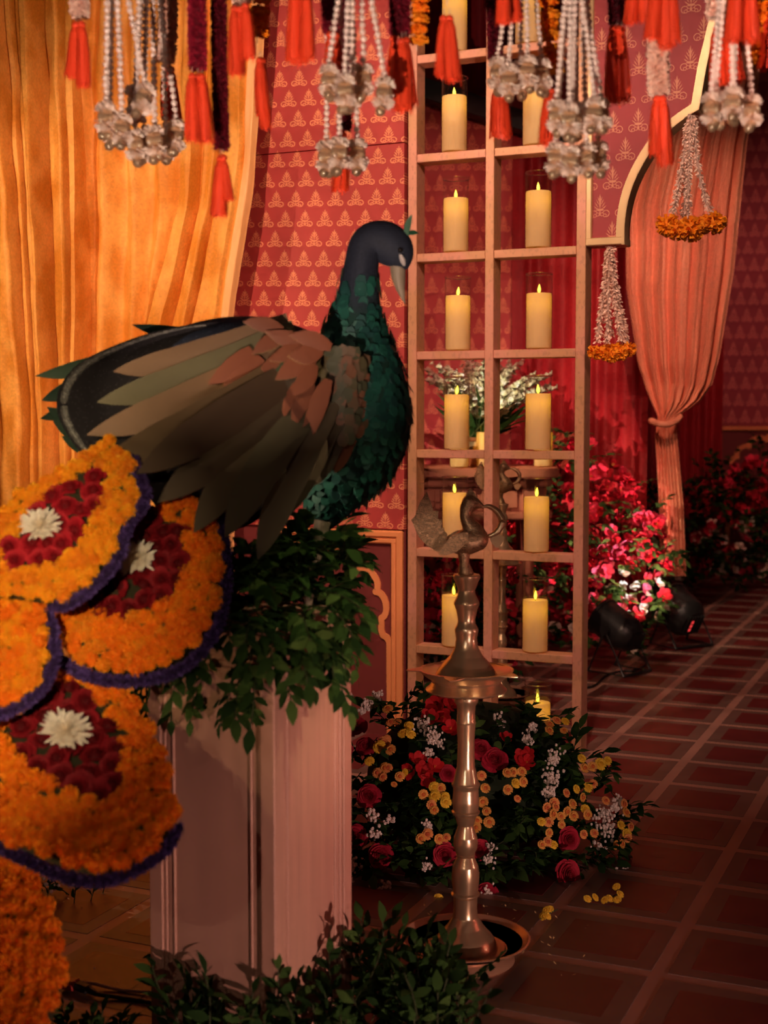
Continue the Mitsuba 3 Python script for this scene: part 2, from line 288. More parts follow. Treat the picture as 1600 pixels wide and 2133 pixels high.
def candle(p, label, wh=1.0, group=None, tilt=0.0):
    c = thing('pillar_candle', label, 'candle', group)
    M = mat4(rz(rnd.uniform(0, 6)), p)
    put('wax', wax_s, M @ np.diag([1, 1, wh, 1]), c); put('glass', glass_s, M, c); put('glass_rim', rim_s, M, c)
    W = mat4(None, [p[0], p[1], p[2] + .188 * wh]); put('wick', wick_s, W, c)
    put('flame', flame_s, mat4(rx(rnd.uniform(-.1, .1)) @ ry(tilt), [p[0], p[1], p[2] + .188 * wh + .005]), c)
    return c
nth = ['topmost', 'second', 'third', 'fourth', 'fifth', 'sixth', 'seventh', 'lowest']
for col, (cx, xs) in enumerate((('left', (938, 938, 942, 947, 945, 942, 941, 936)), ('right', (1090, 1107, 1114, 1117, 1117, 1115, 1114, 1121)))):
    for r, z in enumerate(barz[1:]):
        p = P(uz(xs[r], 600)[0], z + hb, -.034)
        candle(p, f'lit pillar candle in a glass cylinder, {nth[r]} in the {cx} column of the rack', [1, 1, 1, 1.0, 1.0, 1.0, .97, .97][r] * rnd.uniform(.97, 1.03), 'pillar candles on the lattice rack', tilt=rnd.uniform(-.12, .12))
# ------------------------------------------------------------------ golden velvet curtains
def curtain(knots, ys, nbase, nv, sub=10, top=-260, deep=1.7):
    K = np.array([k[:-1] for k in knots], float); Hh = np.array([k[-1] for k in knots], float)
    s = np.linspace(0, len(knots) - 1, (len(knots) - 1) * sub + 1); i = np.minimum(s.astype(int), len(knots) - 2); t = s - i; t2 = t * t * (3 - 2 * t)
    Hh = np.where(Hh < .025, Hh - .030, Hh); hh = Hh[i] * (1 - t2) + Hh[i + 1] * t2
    yy = np.linspace(top, ys[-1], nv); rows = []
    for y in yy:
        kx = np.array([np.interp(y, ys[:-1] if len(ys) - 1 == K.shape[1] else ys, k, left=None) if y >= ys[0] else k[0] + (k[1] - k[0]) * (y - ys[0]) / (ys[1] - ys[0]) for k in K])
        x = kx[i] * (1 - t) + kx[i + 1] * t
        wob = meshkit.fbm(np.stack([x * .03, np.full_like(x, y * .006), np.full_like(x, nbase * 9)], -1), 3) - .5
        rows.append([on(a, y, nbase) + N * (b * deep + .05 * c) for a, b, c in zip(x, hh, wob)])
    v = np.array(rows).reshape(-1, 3); v[:, 2] = np.maximum(v[:, 2], .006); nu = len(s)
    a, b = np.meshgrid(np.arange(nv - 1), np.arange(nu - 1), indexing='ij')
    q = np.stack([a * nu + b, (a + 1) * nu + b, (a + 1) * nu + b + 1, a * nu + b + 1], -1).reshape(-1, 4)
    return tm(v, np.vstack([q[:, [0, 1, 2]], q[:, [0, 2, 3]]]))
k1 = [(-330, -200, -75, .03), (-250, -130, -30, .05), (-120, -75, 18, .055), (-62, -14, 36, .06), (-34, 0, 40, 0.0), (-14, 18, 56, 0.0), (-2, 25, 62, .07), (36, 72, 100, .07), (41, 78, 103, .0), (48, 84, 106, .05), (56, 90, 112, .05), (61, 94, 116, 0),
      (69, 100, 120, .05), (80, 108, 126, .05), (82, 110, 128, .02), (86, 113, 131, .06), (100, 118, 135, .06), (104, 121, 138, -.02), (120, 140, 150, -.02), (126, 146, 156, .04), (155, 172, 176, .05), (162, 178, 182, -.02), (172, 184, 186, .0), (178, 187, 189, .05), (194, 194, 194, .05)]
c1 = thing('curtain', 'golden velvet curtain swept in long dark folds at the far left', 'curtain')
obj('cloth', curtain(k1, [0, 500, 900, 1530], .17, 60, 7, deep=2.4), 'm_velvet', c1, smooth=True)
k2 = [(196, 196, 196, .05), (200, 200, 200, .055), (215, 215, 213, .03), (247, 247, 243, .065), (280, 280, 272, .03), (300, 305, 300, .055), (330, 335, 318, .03), (365, 362, 330, .055), (395, 395, 338, .03), (430, 412, 344, .075), (452, 432, 372, .075), (456, 438, 378, .035), (470, 452, 392, .06),
      (500, 468, 415, .065), (510, 478, 430, .02), (520, 488, 440, .075), (548, 520, 478, .075), (556, 527, 487, .06)]
c2 = thing('curtain', 'golden crushed velvet curtain drawn back beside the red wallpaper', 'curtain')
obj('cloth', curtain(k2, [0, 430, 680, 1530], .10, 60, 8), 'm_velvet', c2, smooth=True)
obj('hem', curtain([(555, 526, 486, .060), (559, 530, 491, .066), (574, 541, 504, .066), (581, 546, 509, .05)], [0, 430, 680, 1530], .10, 60, 5), 'm_hem', c2, smooth=True, label='plain pale hem')
# ------------------------------------------------------------------ petals, leaves, flower heads
LEAF4 = ((0, .10), (.35, 1.0), (.70, .78), (1, 0)); KITE = ((0, .15), (.55, 1.0), (1, 0)); FRILL = ((0, .3), (.6, .9), (1, 1.0))
def blades(base, d, nor, L, W, col, st=LEAF4, bend=0.0, cup=0.0, jitter=.08, gen=None):
    """Many bent leaves or petals in one go: base points, directions, upward normals, lengths, half-widths, colours."""
    base = np.asarray(base, float).reshape(-1, 3); n = len(base); g = gen or rng
    bc = lambda a, k: np.broadcast_to(np.asarray(a, float), (n, k)) if k > 1 else np.broadcast_to(np.asarray(a, float), (n,))
    d = bc(d, 3) / (np.linalg.norm(bc(d, 3), axis=1, keepdims=True) + 1e-9); nor = bc(nor, 3) - d * (bc(nor, 3) * d).sum(1, keepdims=True)
    nor = nor / (np.linalg.norm(nor, axis=1, keepdims=True) + 1e-9); side = np.cross(nor, d); L, W, bend, cup = (bc(a, 1) for a in (L, W, bend, cup)); col = bc(col, 3)
    V, F, k = [], [], 0; prev = None; C = []
    for t, w in st:
        mid = base + d * (L * t)[:, None] + nor * (bend * L * t * t)[:, None]
        if w == 0: V.append(mid[:, None]); ids = [k]; k += 1
        else:
            o = side * (W * w)[:, None] + nor * (cup * W * w)[:, None]; o2 = -side * (W * w)[:, None] + nor * (cup * W * w)[:, None]
            V += [(mid + o)[:, None], (mid + o2)[:, None]]; ids = [k, k + 1]; k += 2
        if prev is not None:
            if len(ids) == 2: F += [(prev[0], prev[1], ids[1]), (prev[0], ids[1], ids[0])]
            else: F += [(prev[0], prev[1], ids[0])]
        prev = ids
    V = np.concatenate(V, 1); F = np.array(F)
    v = V.reshape(-1, 3); f = (F[None] + (np.arange(n) * k)[:, None, None]).reshape(-1, 3)
    c = np.repeat(np.clip(col * (1 + jitter * g.standard_normal((n, 1))), 0, 1), k, 0)
    return v, f, c
def merge(parts):
    vs, fs, cs, k = [], [], [], 0
    for v, f, c in parts: vs.append(v); fs.append(f + k); cs.append(np.broadcast_to(c, v.shape)); k += len(v)
    return np.vstack(vs), np.vstack(fs), np.vstack(cs)
def vply(vfc, mat='m_petal', smooth=False): return mikit.ply(tm(vfc[0], vfc[1]), mat, smooth=smooth, uv=pack_uv(vfc[2]))
def paint(mesh, col): return np.array(mesh.vertices), np.array(mesh.faces), np.broadcast_to(np.asarray(col, float), mesh.vertices.shape)
def fib(n, zmin=-1.0):
    i = np.arange(n) + .5; z = 1 - (1 - zmin) * i / n; a = i * 2.399963
    r = np.sqrt(np.maximum(0, 1 - z * z)); return np.stack([r * np.cos(a), r * np.sin(a), z], 1)
def marigold(c1, c2, n=120, zmin=-.45, seed=0):       # unit radius pompon
    g = np.random.default_rng(seed); d = fib(n, zmin) + .12 * g.standard_normal((n, 3)); d /= np.linalg.norm(d, axis=1, keepdims=True)
    t = g.random((n, 1)); col = np.asarray(c1) * (1 - t) + np.asarray(c2) * t
    pet = blades(d * .42, d + .35 * g.standard_normal((n, 3)), g.standard_normal((n, 3)), .54 + .10 * g.random(n), .15, col, FRILL, .2, .6, .05, g)
    core = trimesh.creation.icosphere(1, .70)
    return merge([pet, paint(core, np.asarray(c1) * .9)])
def rose(c1, c2, n=22, seed=0):                      # unit radius, facing +z
    g = np.random.default_rng(seed); parts = []
    for i in range(n):
        f = i / (n - 1); a = i * 2.4 + g.normal() * .15; r0 = .05 + .50 * f; tilt = -.30 + 1.55 * f ** 1.1; wid = .24 + .30 * f; Lh = .34 + .16 * f; h = .30 * (1 - f) ** .8
        u, v = np.meshgrid(np.linspace(-1, 1, 7), np.linspace(0, 1, 4), indexing='ij'); u, v = u.ravel(), v.ravel()
        ang = a + u * wid / max(r0, .16) * (.8 + .2 * v) * (1.3 - .5 * f); rad = r0 * (.6 + .4 * v) + math.sin(tilt) * Lh * v ** 1.3 * (1 - .15 * u * u) + .022 * np.sin(u * 6 + i) * v
        z = h - .20 + math.cos(tilt) * Lh * v - .09 * u * u * v - .06 * f * v ** 3; rad = np.maximum(rad, .015)
        p = np.stack([rad * np.cos(ang), rad * np.sin(ang), z], 1); ii, jj = np.meshgrid(np.arange(6), np.arange(3), indexing='ij')
        q = np.stack([ii * 4 + jj, (ii + 1) * 4 + jj, (ii + 1) * 4 + jj + 1, ii * 4 + jj + 1], -1).reshape(-1, 4)
        c = np.asarray(c1) * (1 - f) + np.asarray(c2) * f; c = c * (.80 + .4 * g.random())
        parts.append((p, np.vstack([q[:, [0, 1, 2]], q[:, [0, 2, 3]]]), np.broadcast_to(c, p.shape)))
    parts.append(paint(lathe([(0, -.25), (.34, -.18), (.42, 0), (.26, .2), (.1, .34), (0, .38)], 12), np.asarray(c1) * .8))
    v, f, c = merge(parts); return v / max(1e-6, np.abs(v[:, :2]).max()), f, c
def mum(col, n=110, seed=0):                         # spiky white chrysanthemum, facing +z
    g = np.random.default_rng(seed); d = fib(n, .02); d = d + .10 * g.standard_normal((n, 3)); d[:, 2] = np.maximum(d[:, 2], -.05); d /= np.linalg.norm(d, axis=1, keepdims=True)
    L = .82 + .22 * g.random(n) - .28 * np.maximum(d[:, 2], 0); return blades(d * .06, d, [0, 0, 1], L, .075, col, ((0, .5), (.5, 1), (.85, .9), (1, .3)), .18, .5, .05, g)
def button(c1, c2, seed=0):                          # little button chrysanthemum: a fringe round a domed eye
    g = np.random.default_rng(seed); n = 34; a = np.arange(n) * 2.4; e = np.where(np.arange(n) < 20, .12, .62)
    d = np.stack([np.cos(a) * np.cos(e), np.sin(a) * np.cos(e), np.sin(e)], 1)
    pet = blades(d * .30, d, [0, 0, 1], np.where(e < .3, .72, .42), .17, c1, ((0, .7), (.6, 1), (1, .6)), -.12, .3, .08, g)
    dome = lathe([(.50, .12), (.42, .32), (.22, .44), (0, .48)], 10); return merge([pet, paint(dome, c2)])
def bloom(c1, c2, n=6, seed=0):                      # loose open flower of a few broad petals
    g = np.random.default_rng(seed); a = np.arange(n) * 2 * math.pi / n + .2 * g.standard_normal(n); e = .45 + .25 * g.standard_normal(n)
    d = np.stack([np.cos(a) * np.cos(e), np.sin(a) * np.cos(e), np.sin(e)], 1)
    pet = blades(d * .04, d, [0, 0, 1], .98, .36, c2, ((0, .25), (.4, .9), (.75, 1), (1, .35)), .2, .25, .15, g); d2 = np.array([[.2, 0, 1], [-.1, .2, 1], [0, -.2, 1]])
    return merge([pet, blades(d2 * .05, d2, [1, 0, 0], .5, .05, c1, KITE)])
def fuzz(path, rad, n, L, W, col1, col2, lean=.5, st=KITE, seed=0, flat=1.0):   # a garland's dense petals round a path
    g = np.random.default_rng(seed); path = np.asarray(path, float); m = len(path); s = g.random(n) * (m - 1); i = np.minimum(s.astype(int), m - 2); t = (s - i)[:, None]
    p = path[i] * (1 - t) + path[i + 1] * t; r = np.interp(s, np.arange(m), np.broadcast_to(rad, (m,))); tan = path[i + 1] - path[i]; tan /= np.linalg.norm(tan, axis=1, keepdims=True)
    q = g.standard_normal((n, 3)); q -= tan * (q * tan).sum(1, keepdims=True); q /= np.linalg.norm(q, axis=1, keepdims=True)
    c = np.asarray(col1) + (np.asarray(col2) - np.asarray(col1)) * g.random((n, 1)); d = q + tan * (lean + .4 * g.standard_normal((n, 1))) + .25 * g.standard_normal((n, 3))
    return merge([blades(p + q * (r * .45)[:, None], d, g.standard_normal((n, 3)), L * (.75 + .5 * g.random(n)), W, c, st, .15, .3, .1, g), paint(tube(path, rad * .62, 8), np.asarray(col1) * .6)])
ORANGE, AMBER, YELLOW = (.90, .22, .008), (.92, .33, .010), (.94, .46, .02)
MG = [vply(marigold(a, b, 120, -.45, i)) for i, (a, b) in enumerate(((ORANGE, AMBER), (AMBER, YELLOW), (ORANGE, (.88, .22, .01)), ((.82, .24, .01), (.88, .36, .02))))]
# ------------------------------------------------------------------ hangings overhead
scene['m_pearl'] = {'type': 'principled', 'base_color': rgb(.92, .76, .68), 'roughness': .24, 'specular': .9, 'metallic': .15, 'clearcoat': 1.0, 'clearcoat_gloss': .9}
scene['m_beadgold'] = {'type': 'principled', 'base_color': rgb(.86, .60, .38), 'roughness': .26, 'metallic': .85}
scene['m_thread'] = principled((.70, .55, .45), .7)
pearl_s = mikit.ply(trimesh.creation.icosphere(2, 1.0), 'm_pearl', smooth=True)
def ribbed():
    m = trimesh.creation.uv_sphere(count=[14, 88]); v = m.vertices.copy(); a = np.arctan2(v[:, 1], v[:, 0]); s = np.hypot(v[:, 0], v[:, 1])
    m.vertices = v * (1 + .055 * np.cos(a * 22) * np.clip(s * 1.3, 0, 1))[:, None] * [1, 1, 1.02]; return m
bead_s = mikit.ply(ribbed(), 'm_beadgold', smooth=True)
collar_s = mikit.ply(tube(np.array([[math.cos(a) * (.62 + .10 * (i % 2)), math.sin(a) * (.62 + .10 * (i % 2)), .80 + .08 * (i % 2)] for i, a in enumerate(np.linspace(0, 2 * math.pi, 33))]), .07, 5), 'm_beadgold', smooth=True)
def bell():
    s = m3.Manifold.sphere(1, 24); cut = m3.Manifold.cube([2.4, .16, 1.2], True).translate([0, 0, -.7]); hole = m3.Manifold.sphere(.86, 20)
    s = (s - hole - cut) + m3.Manifold.cylinder(.3, .26, .26, 10).translate([0, 0, .92]); a = s.to_mesh(); return tm(a.vert_properties[:, :3], a.tri_verts)
bell_s = mikit.ply(bell(), 'm_beadgold', smooth=35)
def frill(seed):
    g = np.random.default_rng(seed); parts = []
    for k, (r, z, n) in enumerate(((1.0, .0, 52), (.92, .12, 46), (.8, .24, 40), (.62, .34, 30))):
        a = np.linspace(0, 2 * math.pi, n, endpoint=False) + g.random(n) * .2; d = np.stack([np.cos(a), np.sin(a), .25 * g.standard_normal(n) - .05 + .25 * k], 1)
        parts.append(blades(np.stack([np.cos(a) * .2, np.sin(a) * .2, np.full(n, z - .1)], 1), d, np.stack([-.6 * np.sin(a), .6 * np.cos(a), np.ones(n)], 1) + .5 * g.standard_normal((n, 3)), r * (.72 + .2 * g.random(n)), .10, (.95, .84, .76), FRILL, .15, .5, .06, g))
    return merge(parts)
scene['m_net'] = {'type': 'principledthin', 'base_color': VC, 'roughness': .6, 'diff_trans': .6, 'eta': 1.3}
FR = [vply(frill(i), 'm_net') for i in range(3)]
def bauble(parent, c, s, tilt=0.0, low=True):       # c: centre of the fluted bead, s: metres per pixel
    A = rx(tilt) @ ry(tilt * rnd.uniform(-1, 1)); r = 16.8 * s; up = A @ np.array([0, 0, 1])
    b = put('fluted_bead', bead_s, mat4(A @ rz(rnd.random() * 6), c, r), parent); put('collar', collar_s, mat4(A, c, r), b)
    put('net_frill', FR[rnd.randrange(3)], mat4(A @ rz(rnd.random() * 6), c + up * r * 1.05, 21 * s), parent)
    put('net_frill', FR[rnd.randrange(3)], mat4(A @ rx(math.pi) @ rz(rnd.random() * 6), c - up * r * 1.0, 23 * s), parent)
    for k in range(1 + (rnd.random() < .45)): put('bell', bell_s, mat4(rx(rnd.uniform(-.5, .5)) @ rz(rnd.random() * 6), c - up * (r * 1.25 + 15 * s + k * 3 * s) + np.array([rnd.uniform(-7, 7) * s, -abs(rnd.gauss(6, 5)) * s, rnd.uniform(-3, 5) * s]), 10.5 * s), parent)
ZTOP = 2.75
def to_rail(p): return np.array([p[0], p[1], ZTOP])
def pearl_hanging(label, Y, strands, pr=6.6):       # strands: (x at the picture's top, x end, y end, depth shift, bead radius factor)
    h = thing('pearl_hanging', label, 'hanging', 'strings of pearls with fluted beads and bells')
    for x0, x1, y1, dY, tilt in strands:
        y = Y + dY; s = y / FPX; a, b = at(x0, -50, y), at(x1, y1 - 40, y)
        n = int((y1 - 40 + 50) / (2 * pr * 1.02)); bow = np.array([0, 0, 0])
        st = obj('strand', tube([to_rail(a), a, b, at(x1, y1, y)], .0007, 5), 'm_thread', h)
        for i in range(n + 1):
            t = i / n; put('pearl', pearl_s, mat4(None, a + (b - a) * t + np.array([rnd.gauss(0, .0004), rnd.gauss(0, .0006), 0]), pr * s * rnd.uniform(.96, 1.04)), st)
        bauble(st, at(x1, y1, y), s, tilt)
    return h
pearl_hanging('leftmost string of pearls with fluted beads, before the gold curtain beside the white jasmine end', 2.20, [(224, 221, 245, .0, .05), (233, 229, 262, .05, .1), (243, 254, 268, .0, -.1), (258, 300, 205, -.04, -.25)])
pearl_hanging('second string of pearls from the left, before the gold curtain under a thick white garland', 2.33, [(292, 281, 300, -.03, .1), (306, 300, 305, .04, 0), (318, 322, 292, -.05, .15), (326, 366, 282, .03, -.15), (336, 345, 300, .06, 0), (300, 283, 208, .05, .3)])
pearl_hanging('string of pearls in front of the wallpaper, hung above a smaller one', 2.18, [(712, 686, 167, .0, .05), (727, 719, 188, -.05, .08), (735, 733, 190, .05, 0), (752, 757, 165, .02, 0), (765, 800, 193, .0, -.1)])
pearl_hanging('lower smaller string of pearls, hung behind another in front of the wallpaper', 2.42, [(684, 680, 325, .0, .1), (708, 707, 318, -.04, 0), (731, 744, 322, .03, -.1)], 6.0)
pearl_hanging('short string of pearls before the upper right candles of the rack', 2.34, [(1060, 1038, 152, .03, .05), (1072, 1060, 166, -.03, 0), (1086, 1084, 160, .06, 0), (1096, 1099, 148, -.02, 0), (1112, 1128, 156, .03, -.05)], 5.6)
pearl_hanging('longest and fullest string of pearls with two rows of beads, right of the rack', 2.14, [(1181, 1160, 240, .03, .1), (1188, 1186, 248, -.05, .05), (1196, 1200, 245, .05, 0), (1206, 1238, 235, -.03, -.1), (1212, 1252, 238, .06, -.1), (1184, 1158, 328, .07, 0), (1200, 1188, 335, .02, 0), (1210, 1222, 330, .04, 0), (1220, 1246, 326, .08, 0)], 6.4)
pearl_hanging('string of pearls at the right edge in front of the peach drape', 2.20, [(1504, 1482, 226, .0, .05), (1512, 1492, 224, .06, 0), (1522, 1526, 214, -.04, 0), (1536, 1530, 216, .06, 0), (1543, 1566, 230, .02, -.08)], 6.4)
# tassels
scene['m_silk'] = principled((.76, .056, .017), .5, sheen=.3)
def tassel_mesh(seed, spread=.34):                 # unit length downward from the origin
    g = np.random.default_rng(seed); n = 130; a = g.random(n) * 2 * math.pi; q = np.sqrt(g.random(n)); L = 1 + .035 * g.standard_normal(n); W = .011; vs, fs = [], []
    wind = g.normal(0, .04, 2)
    for t in (0, .12, .45, .8, 1.0):
        rr = (.075 + .065 * min(1, t * 6) + (spread * .5 - .12) * t ** 1.3) * (.25 + .75 * q); aa = a + .05 * g.standard_normal(n)
        c = np.stack([rr * np.cos(aa) + wind[0] * t * t, rr * np.sin(aa) + wind[1] * t * t, -L * t], 1); sd = np.stack([-np.sin(a), np.cos(a), 0 * a], 1) * W
        vs += [c - sd, c + sd]
    V = np.stack(vs, 1); k = V.shape[1]; f = np.array([(2 * i, 2 * i + 1, 2 * i + 3) for i in range(4)] + [(2 * i, 2 * i + 3, 2 * i + 2) for i in range(4)])
    m = tm(V.reshape(-1, 3), (f[None] + (np.arange(n) * k)[:, None, None]).reshape(-1, 3))
    core = lathe([(.0, -.97), (spread * .30, -.95), (spread * .26, -.6), (.10, -.10), (.07, 0), (0, .0)], 14)
    return cat([m, core])
TAS = [mikit.ply(tassel_mesh(i), 'm_silk') for i in range(5)]
knot_s = mikit.ply(lathe([(0, -.9), (.35, -.85), (.55, -.5), (.95, -.25), (1, .1), (.7, .75), (.25, 1), (0, 1.02)], 16), 'm_silk', smooth=True)
def tassels(parent, Y, specs):                     # (x, y top, x end, y end)
    for x0, y0, x1, y1, *w in specs:
        y = Y + rnd.uniform(-.012, .012); s = y / FPX; a, b = at(x0, y0, y), at(x1, y1, y); L = np.linalg.norm(b - a); R = frame(a - b)
        wd = (w[0] if w else 34) * s / (L * .34)
        t = put('tassel', TAS[rnd.randrange(5)], mat4(R @ rz(rnd.random() * 6) @ np.diag([wd, wd, 1]) * L, a), parent)
        put('knot', knot_s, mat4(R, a + (a - b) / L * 4 * s, 8.5 * s), t)
        scene_cord = obj('cord', tube([a + (a - b) / L * 8 * s, a + (a - b) / L * 8 * s + np.array([0, 0, 16 * s])], .0007, 5), 'm_thread', t)
WHITE1, WHITE2, WINE1, WINE2 = (.78, .52, .42), (.90, .72, .60), (.10, .005, .012), (.30, .009, .028)
def garland(label, kind, Y, xs, width, tas, n=None, dark=1.0):   # xs: (x, y) down the middle
    name = {'white': 'jasmine_garland', 'wine': 'wine_garland', 'orange': 'marigold_garland', 'none': 'tassel_bunch'}[kind]
    h = thing(name, label, 'tassel' if kind == 'none' else 'garland'); s = Y / FPX
    pts = spline([at(x, y, Y) for x, y in xs], 24); obj('cord', tube([to_rail(pts[0]), pts[0], pts[-1]], .0008, 5), 'm_thread', h)
    L = np.linalg.norm(np.diff(pts, axis=0), axis=1).sum() / s
    if kind in ('white', 'wine'):
        c1, c2 = (WHITE1, WHITE2) if kind == 'white' else (np.array(WINE1) * dark, np.array(WINE2) * dark)
        wob = 1 + .12 * np.sin(np.arange(24) * 1.9 + len(label))
        v = fuzz(pts, width * .5 * s * wob, int(L * width * (.38 if kind == 'white' else .55)), 11 * s, (3.4 if kind == 'white' else 1.8) * s, c1, c2, .35, KITE, len(label))
        tag(obj('blossoms', vply(v), None, h), kind='stuff')
    elif kind == 'orange':
        k = max(1, int(L / (width * .50)))
        for i in range(k):
            p = pts[int(i / k * 23)] + np.array([rnd.gauss(0, .002), rnd.gauss(0, .002), 0]); put('marigold', MG[rnd.choice((0, 2, 3))], mat4(rx(rnd.uniform(-.2, .2)) @ np.diag([1, 1, .62]) @ rz(rnd.random() * 6), p, width * .54 * s), h)
    tassels(h, Y - .01, tas)
    return h
garland('short white jasmine garland ending in orange tassels at the far left of the gold curtain', 'white', 2.25, [(166, -60), (166, 0), (166, 32)], 46, [(158, 58, 156, 160), (170, 56, 177, 178, 32)])
garland('thick white jasmine garland over the gold curtain, its tassels behind pearls', 'white', 2.47, [(352, -60), (350, 20), (348, 80), (345, 122)], 44, [(345, 150, 346, 245, 30), (356, 150, 362, 250, 30)])
garland('wine red garland with three orange tassels before the gold curtain', 'wine', 2.24, [(409, -60), (410, 0), (411, 70), (412, 142)], 44, [(400, 164, 398, 291), (412, 166, 412, 286, 28), (421, 166, 428, 292)], dark=1.5)
garland('longest dark wine garland with low tassels before the gold curtain', 'wine', 2.31, [(456, -60), (456, 0), (457, 100), (459, 200), (461, 308)], 34, [(460, 336, 460, 448, 36), (466, 334, 478, 416, 24)], dark=.7)
garland('stubby white jasmine garland with three orange tassels at the curtain hem', 'white', 2.20, [(500, -60), (501, -10), (503, 4)], 46, [(488, 24, 492, 153), (500, 26, 502, 150, 26), (512, 18, 522, 118, 30)])
garland('orange marigold garland with one hanging tassel along the curtain hem', 'orange', 2.32, [(548, -60), (545, 0), (540, 50), (535, 92)], 40, [(541, 132, 545, 238, 32), (546, 132, 552, 264, 26)])
garland('broad bare orange tassel bunch over the wallpaper left of the pearls', 'none', 2.10, [(624, -60), (624, -40), (624, -18)], 30, [(614, -22, 610, 122, 34), (626, -22, 626, 128, 36), (637, -22, 645, 118, 32)])
garland('short dark wine garland with tassels tucked behind the pearls over the wallpaper', 'wine', 2.31, [(686, -60), (687, 0), (690, 66)], 38, [(688, 78, 684, 170, 26), (700, 80, 708, 165, 26)])
garland('thin wine garland with low tassel hidden behind the smaller pearl string', 'wine', 2.52, [(722, -60), (722, 80), (719, 200), (717, 268)], 26, [(714, 286, 714, 394, 36)], dark=.7)
garland('wine garland with broad orange tassels left of the rack', 'wine', 2.29, [(832, -60), (832, 0), (833, 70)], 54, [(820, 86, 816, 214, 28), (838, 92, 842, 228, 42), (846, 90, 854, 216, 28)], dark=.9)
garland('short marigold garland without tassels left of the rack', 'orange', 2.30, [(872, -60), (873, 0), (872, 60), (868, 106)], 38, [])
garland('marigold end with two orange tassels before the left candle column', 'orange', 2.16, [(931, -60), (931, -20), (931, 12)], 48, [(924, 44, 918, 158, 28), (937, 44, 940, 166, 36)])
garland('dark wine garland with a hidden tassel down the middle of the rack', 'wine', 2.48, [(1026, -60), (1027, 0), (1030, 60), (1032, 122)], 32, [(1040, 186, 1043, 282, 46)], dark=.6)
garland('short bare orange tassels above the pearls before the rack', 'none', 2.14, [(1058, -60), (1058, -50), (1058, -44)], 30, [(1050, -40, 1048, 44, 34), (1066, -40, 1068, 40, 34)])
garland('tapering orange marigold garland with long tassel before the right candle column', 'orange', 2.44, [(1138, -60), (1138, 0), (1144, 60), (1152, 120), (1150, 176)], 42, [(1148, 196, 1140, 300, 44)])
garland('dark wine stub with three orange tassels over the arch panel', 'wine', 2.32, [(1287, -60), (1287, 0), (1288, 46)], 46, [(1276, 66, 1270, 206, 30), (1286, 66, 1288, 210, 34), (1296, 68, 1306, 200, 26)], dark=.55)
garland('smaller bare orange tassels at the top over the arch panel', 'none', 2.24, [(1328, -60), (1328, -56), (1328, -50)], 30, [(1320, -60, 1316, 46, 30), (1336, -60, 1342, 44, 30)])
garland('large bare orange tassel bunch over the arch panel', 'none', 2.12, [(1380, -60), (1380, -52), (1380, -48)], 30, [(1368, -50, 1362, 78, 34), (1384, -50, 1386, 96, 36), (1396, -50, 1405, 86, 30)])
garland('thick white jasmine garland with two orange tassels crossing the arch trim', 'white', 2.36, [(1368, -60), (1370, 40), (1370, 110), (1374, 194)], 56, [(1368, 212, 1362, 320, 30), (1380, 212, 1386, 340, 36)], dark=.8)
garland('narrow white jasmine garland behind the pearls at the right edge', 'white', 2.44, [(1487, -60), (1487, -10), (1487, 36)], 30, [(1494, 64, 1492, 172, 34), (1520, 64, 1526, 170, 40)])
garland('broad bare orange tassels in front of the pearls at the right edge', 'none', 2.05, [(1546, -60), (1546, -52), (1546, -48)], 30, [(1534, -50, 1531, 84, 36), (1560, -50, 1562, 86, 36)])
garland('marigold garland end at the right edge beside red tassels', 'orange', 2.50, [(1590, 20), (1586, 90), (1582, 130), (1580, 150)], 46, [(1604, 40, 1604, 140, 40)])
# jasmine strings with marigolds on the arch
def jasmine_drop(label, strands, balls, n0=.05):
    h = thing('jasmine_drop', label, 'garland'); k = 0
    for pts in strands:
        p = spline([on(x, y, n0 + d) for x, y, d in pts], 20); s = np.linalg.norm(p[0] - CAM) / FPX; L = np.linalg.norm(np.diff(p, axis=0), axis=1).sum() / s
        v = fuzz(p, 4.6 * s, int(L * 1.9), 8.5 * s, 2.0 * s, WHITE1, (.86, .66, .52), .9, KITE, int(pts[0][0]) + k); k += 1
        tag(obj('jasmine_string', vply(v), None, h), kind='stuff')
    for x, y, d, r in balls:
        c = on(x, y, n0 + d); s = np.linalg.norm(c - CAM) / FPX; put('marigold', MG[rnd.choice((1, 3))], mat4(rx(2.6 + rnd.uniform(-.3, .3)) @ rz(rnd.random() * 6), c, r * s), h)
jasmine_drop('jasmine string drop with marigolds hanging from the cusp of the arch', [[(1436, 238, 0), (1428, 300, .01), (1415, 380, .02), (1402, 442, .02)], [(1440, 240, .01), (1436, 320, .02), (1434, 400, .03), (1434, 450, .03)], [(1446, 240, 0), (1450, 310, .0), (1463, 390, .01), (1480, 440, .01)], [(1440, 250, -.03), (1434, 330, -.03), (1430, 400, -.03), (1424, 450, -.03)]],
    [(1391, 468, .02, 24), (1412, 478, .04, 22), (1440, 476, .05, 27), (1462, 466, .02, 22), (1488, 462, .01, 24)])
jasmine_drop('jasmine string drop with marigolds hanging from the foot of the arch trim', [[(1268, 514, 0), (1262, 580, .01), (1252, 650, .02), (1244, 712, .02)], [(1270, 514, .01), (1268, 600, .02), (1266, 660, .03), (1264, 716, .03)], [(1272, 514, 0), (1278, 590, .01), (1286, 660, .02), (1296, 712, .02)], [(1274, 516, -.02), (1284, 600, -.02), (1296, 670, -.02), (1306, 712, -.02)], [(1268, 516, -.03), (1262, 600, -.03), (1274, 700, -.03)]],
    [(1240, 732, .02, 17), (1256, 734, .04, 17), (1274, 738, .05, 18), (1292, 735, .03, 17), (1308, 727, .0, 17), (1263, 727, -.02, 16), (1285, 726, -.02, 15)])
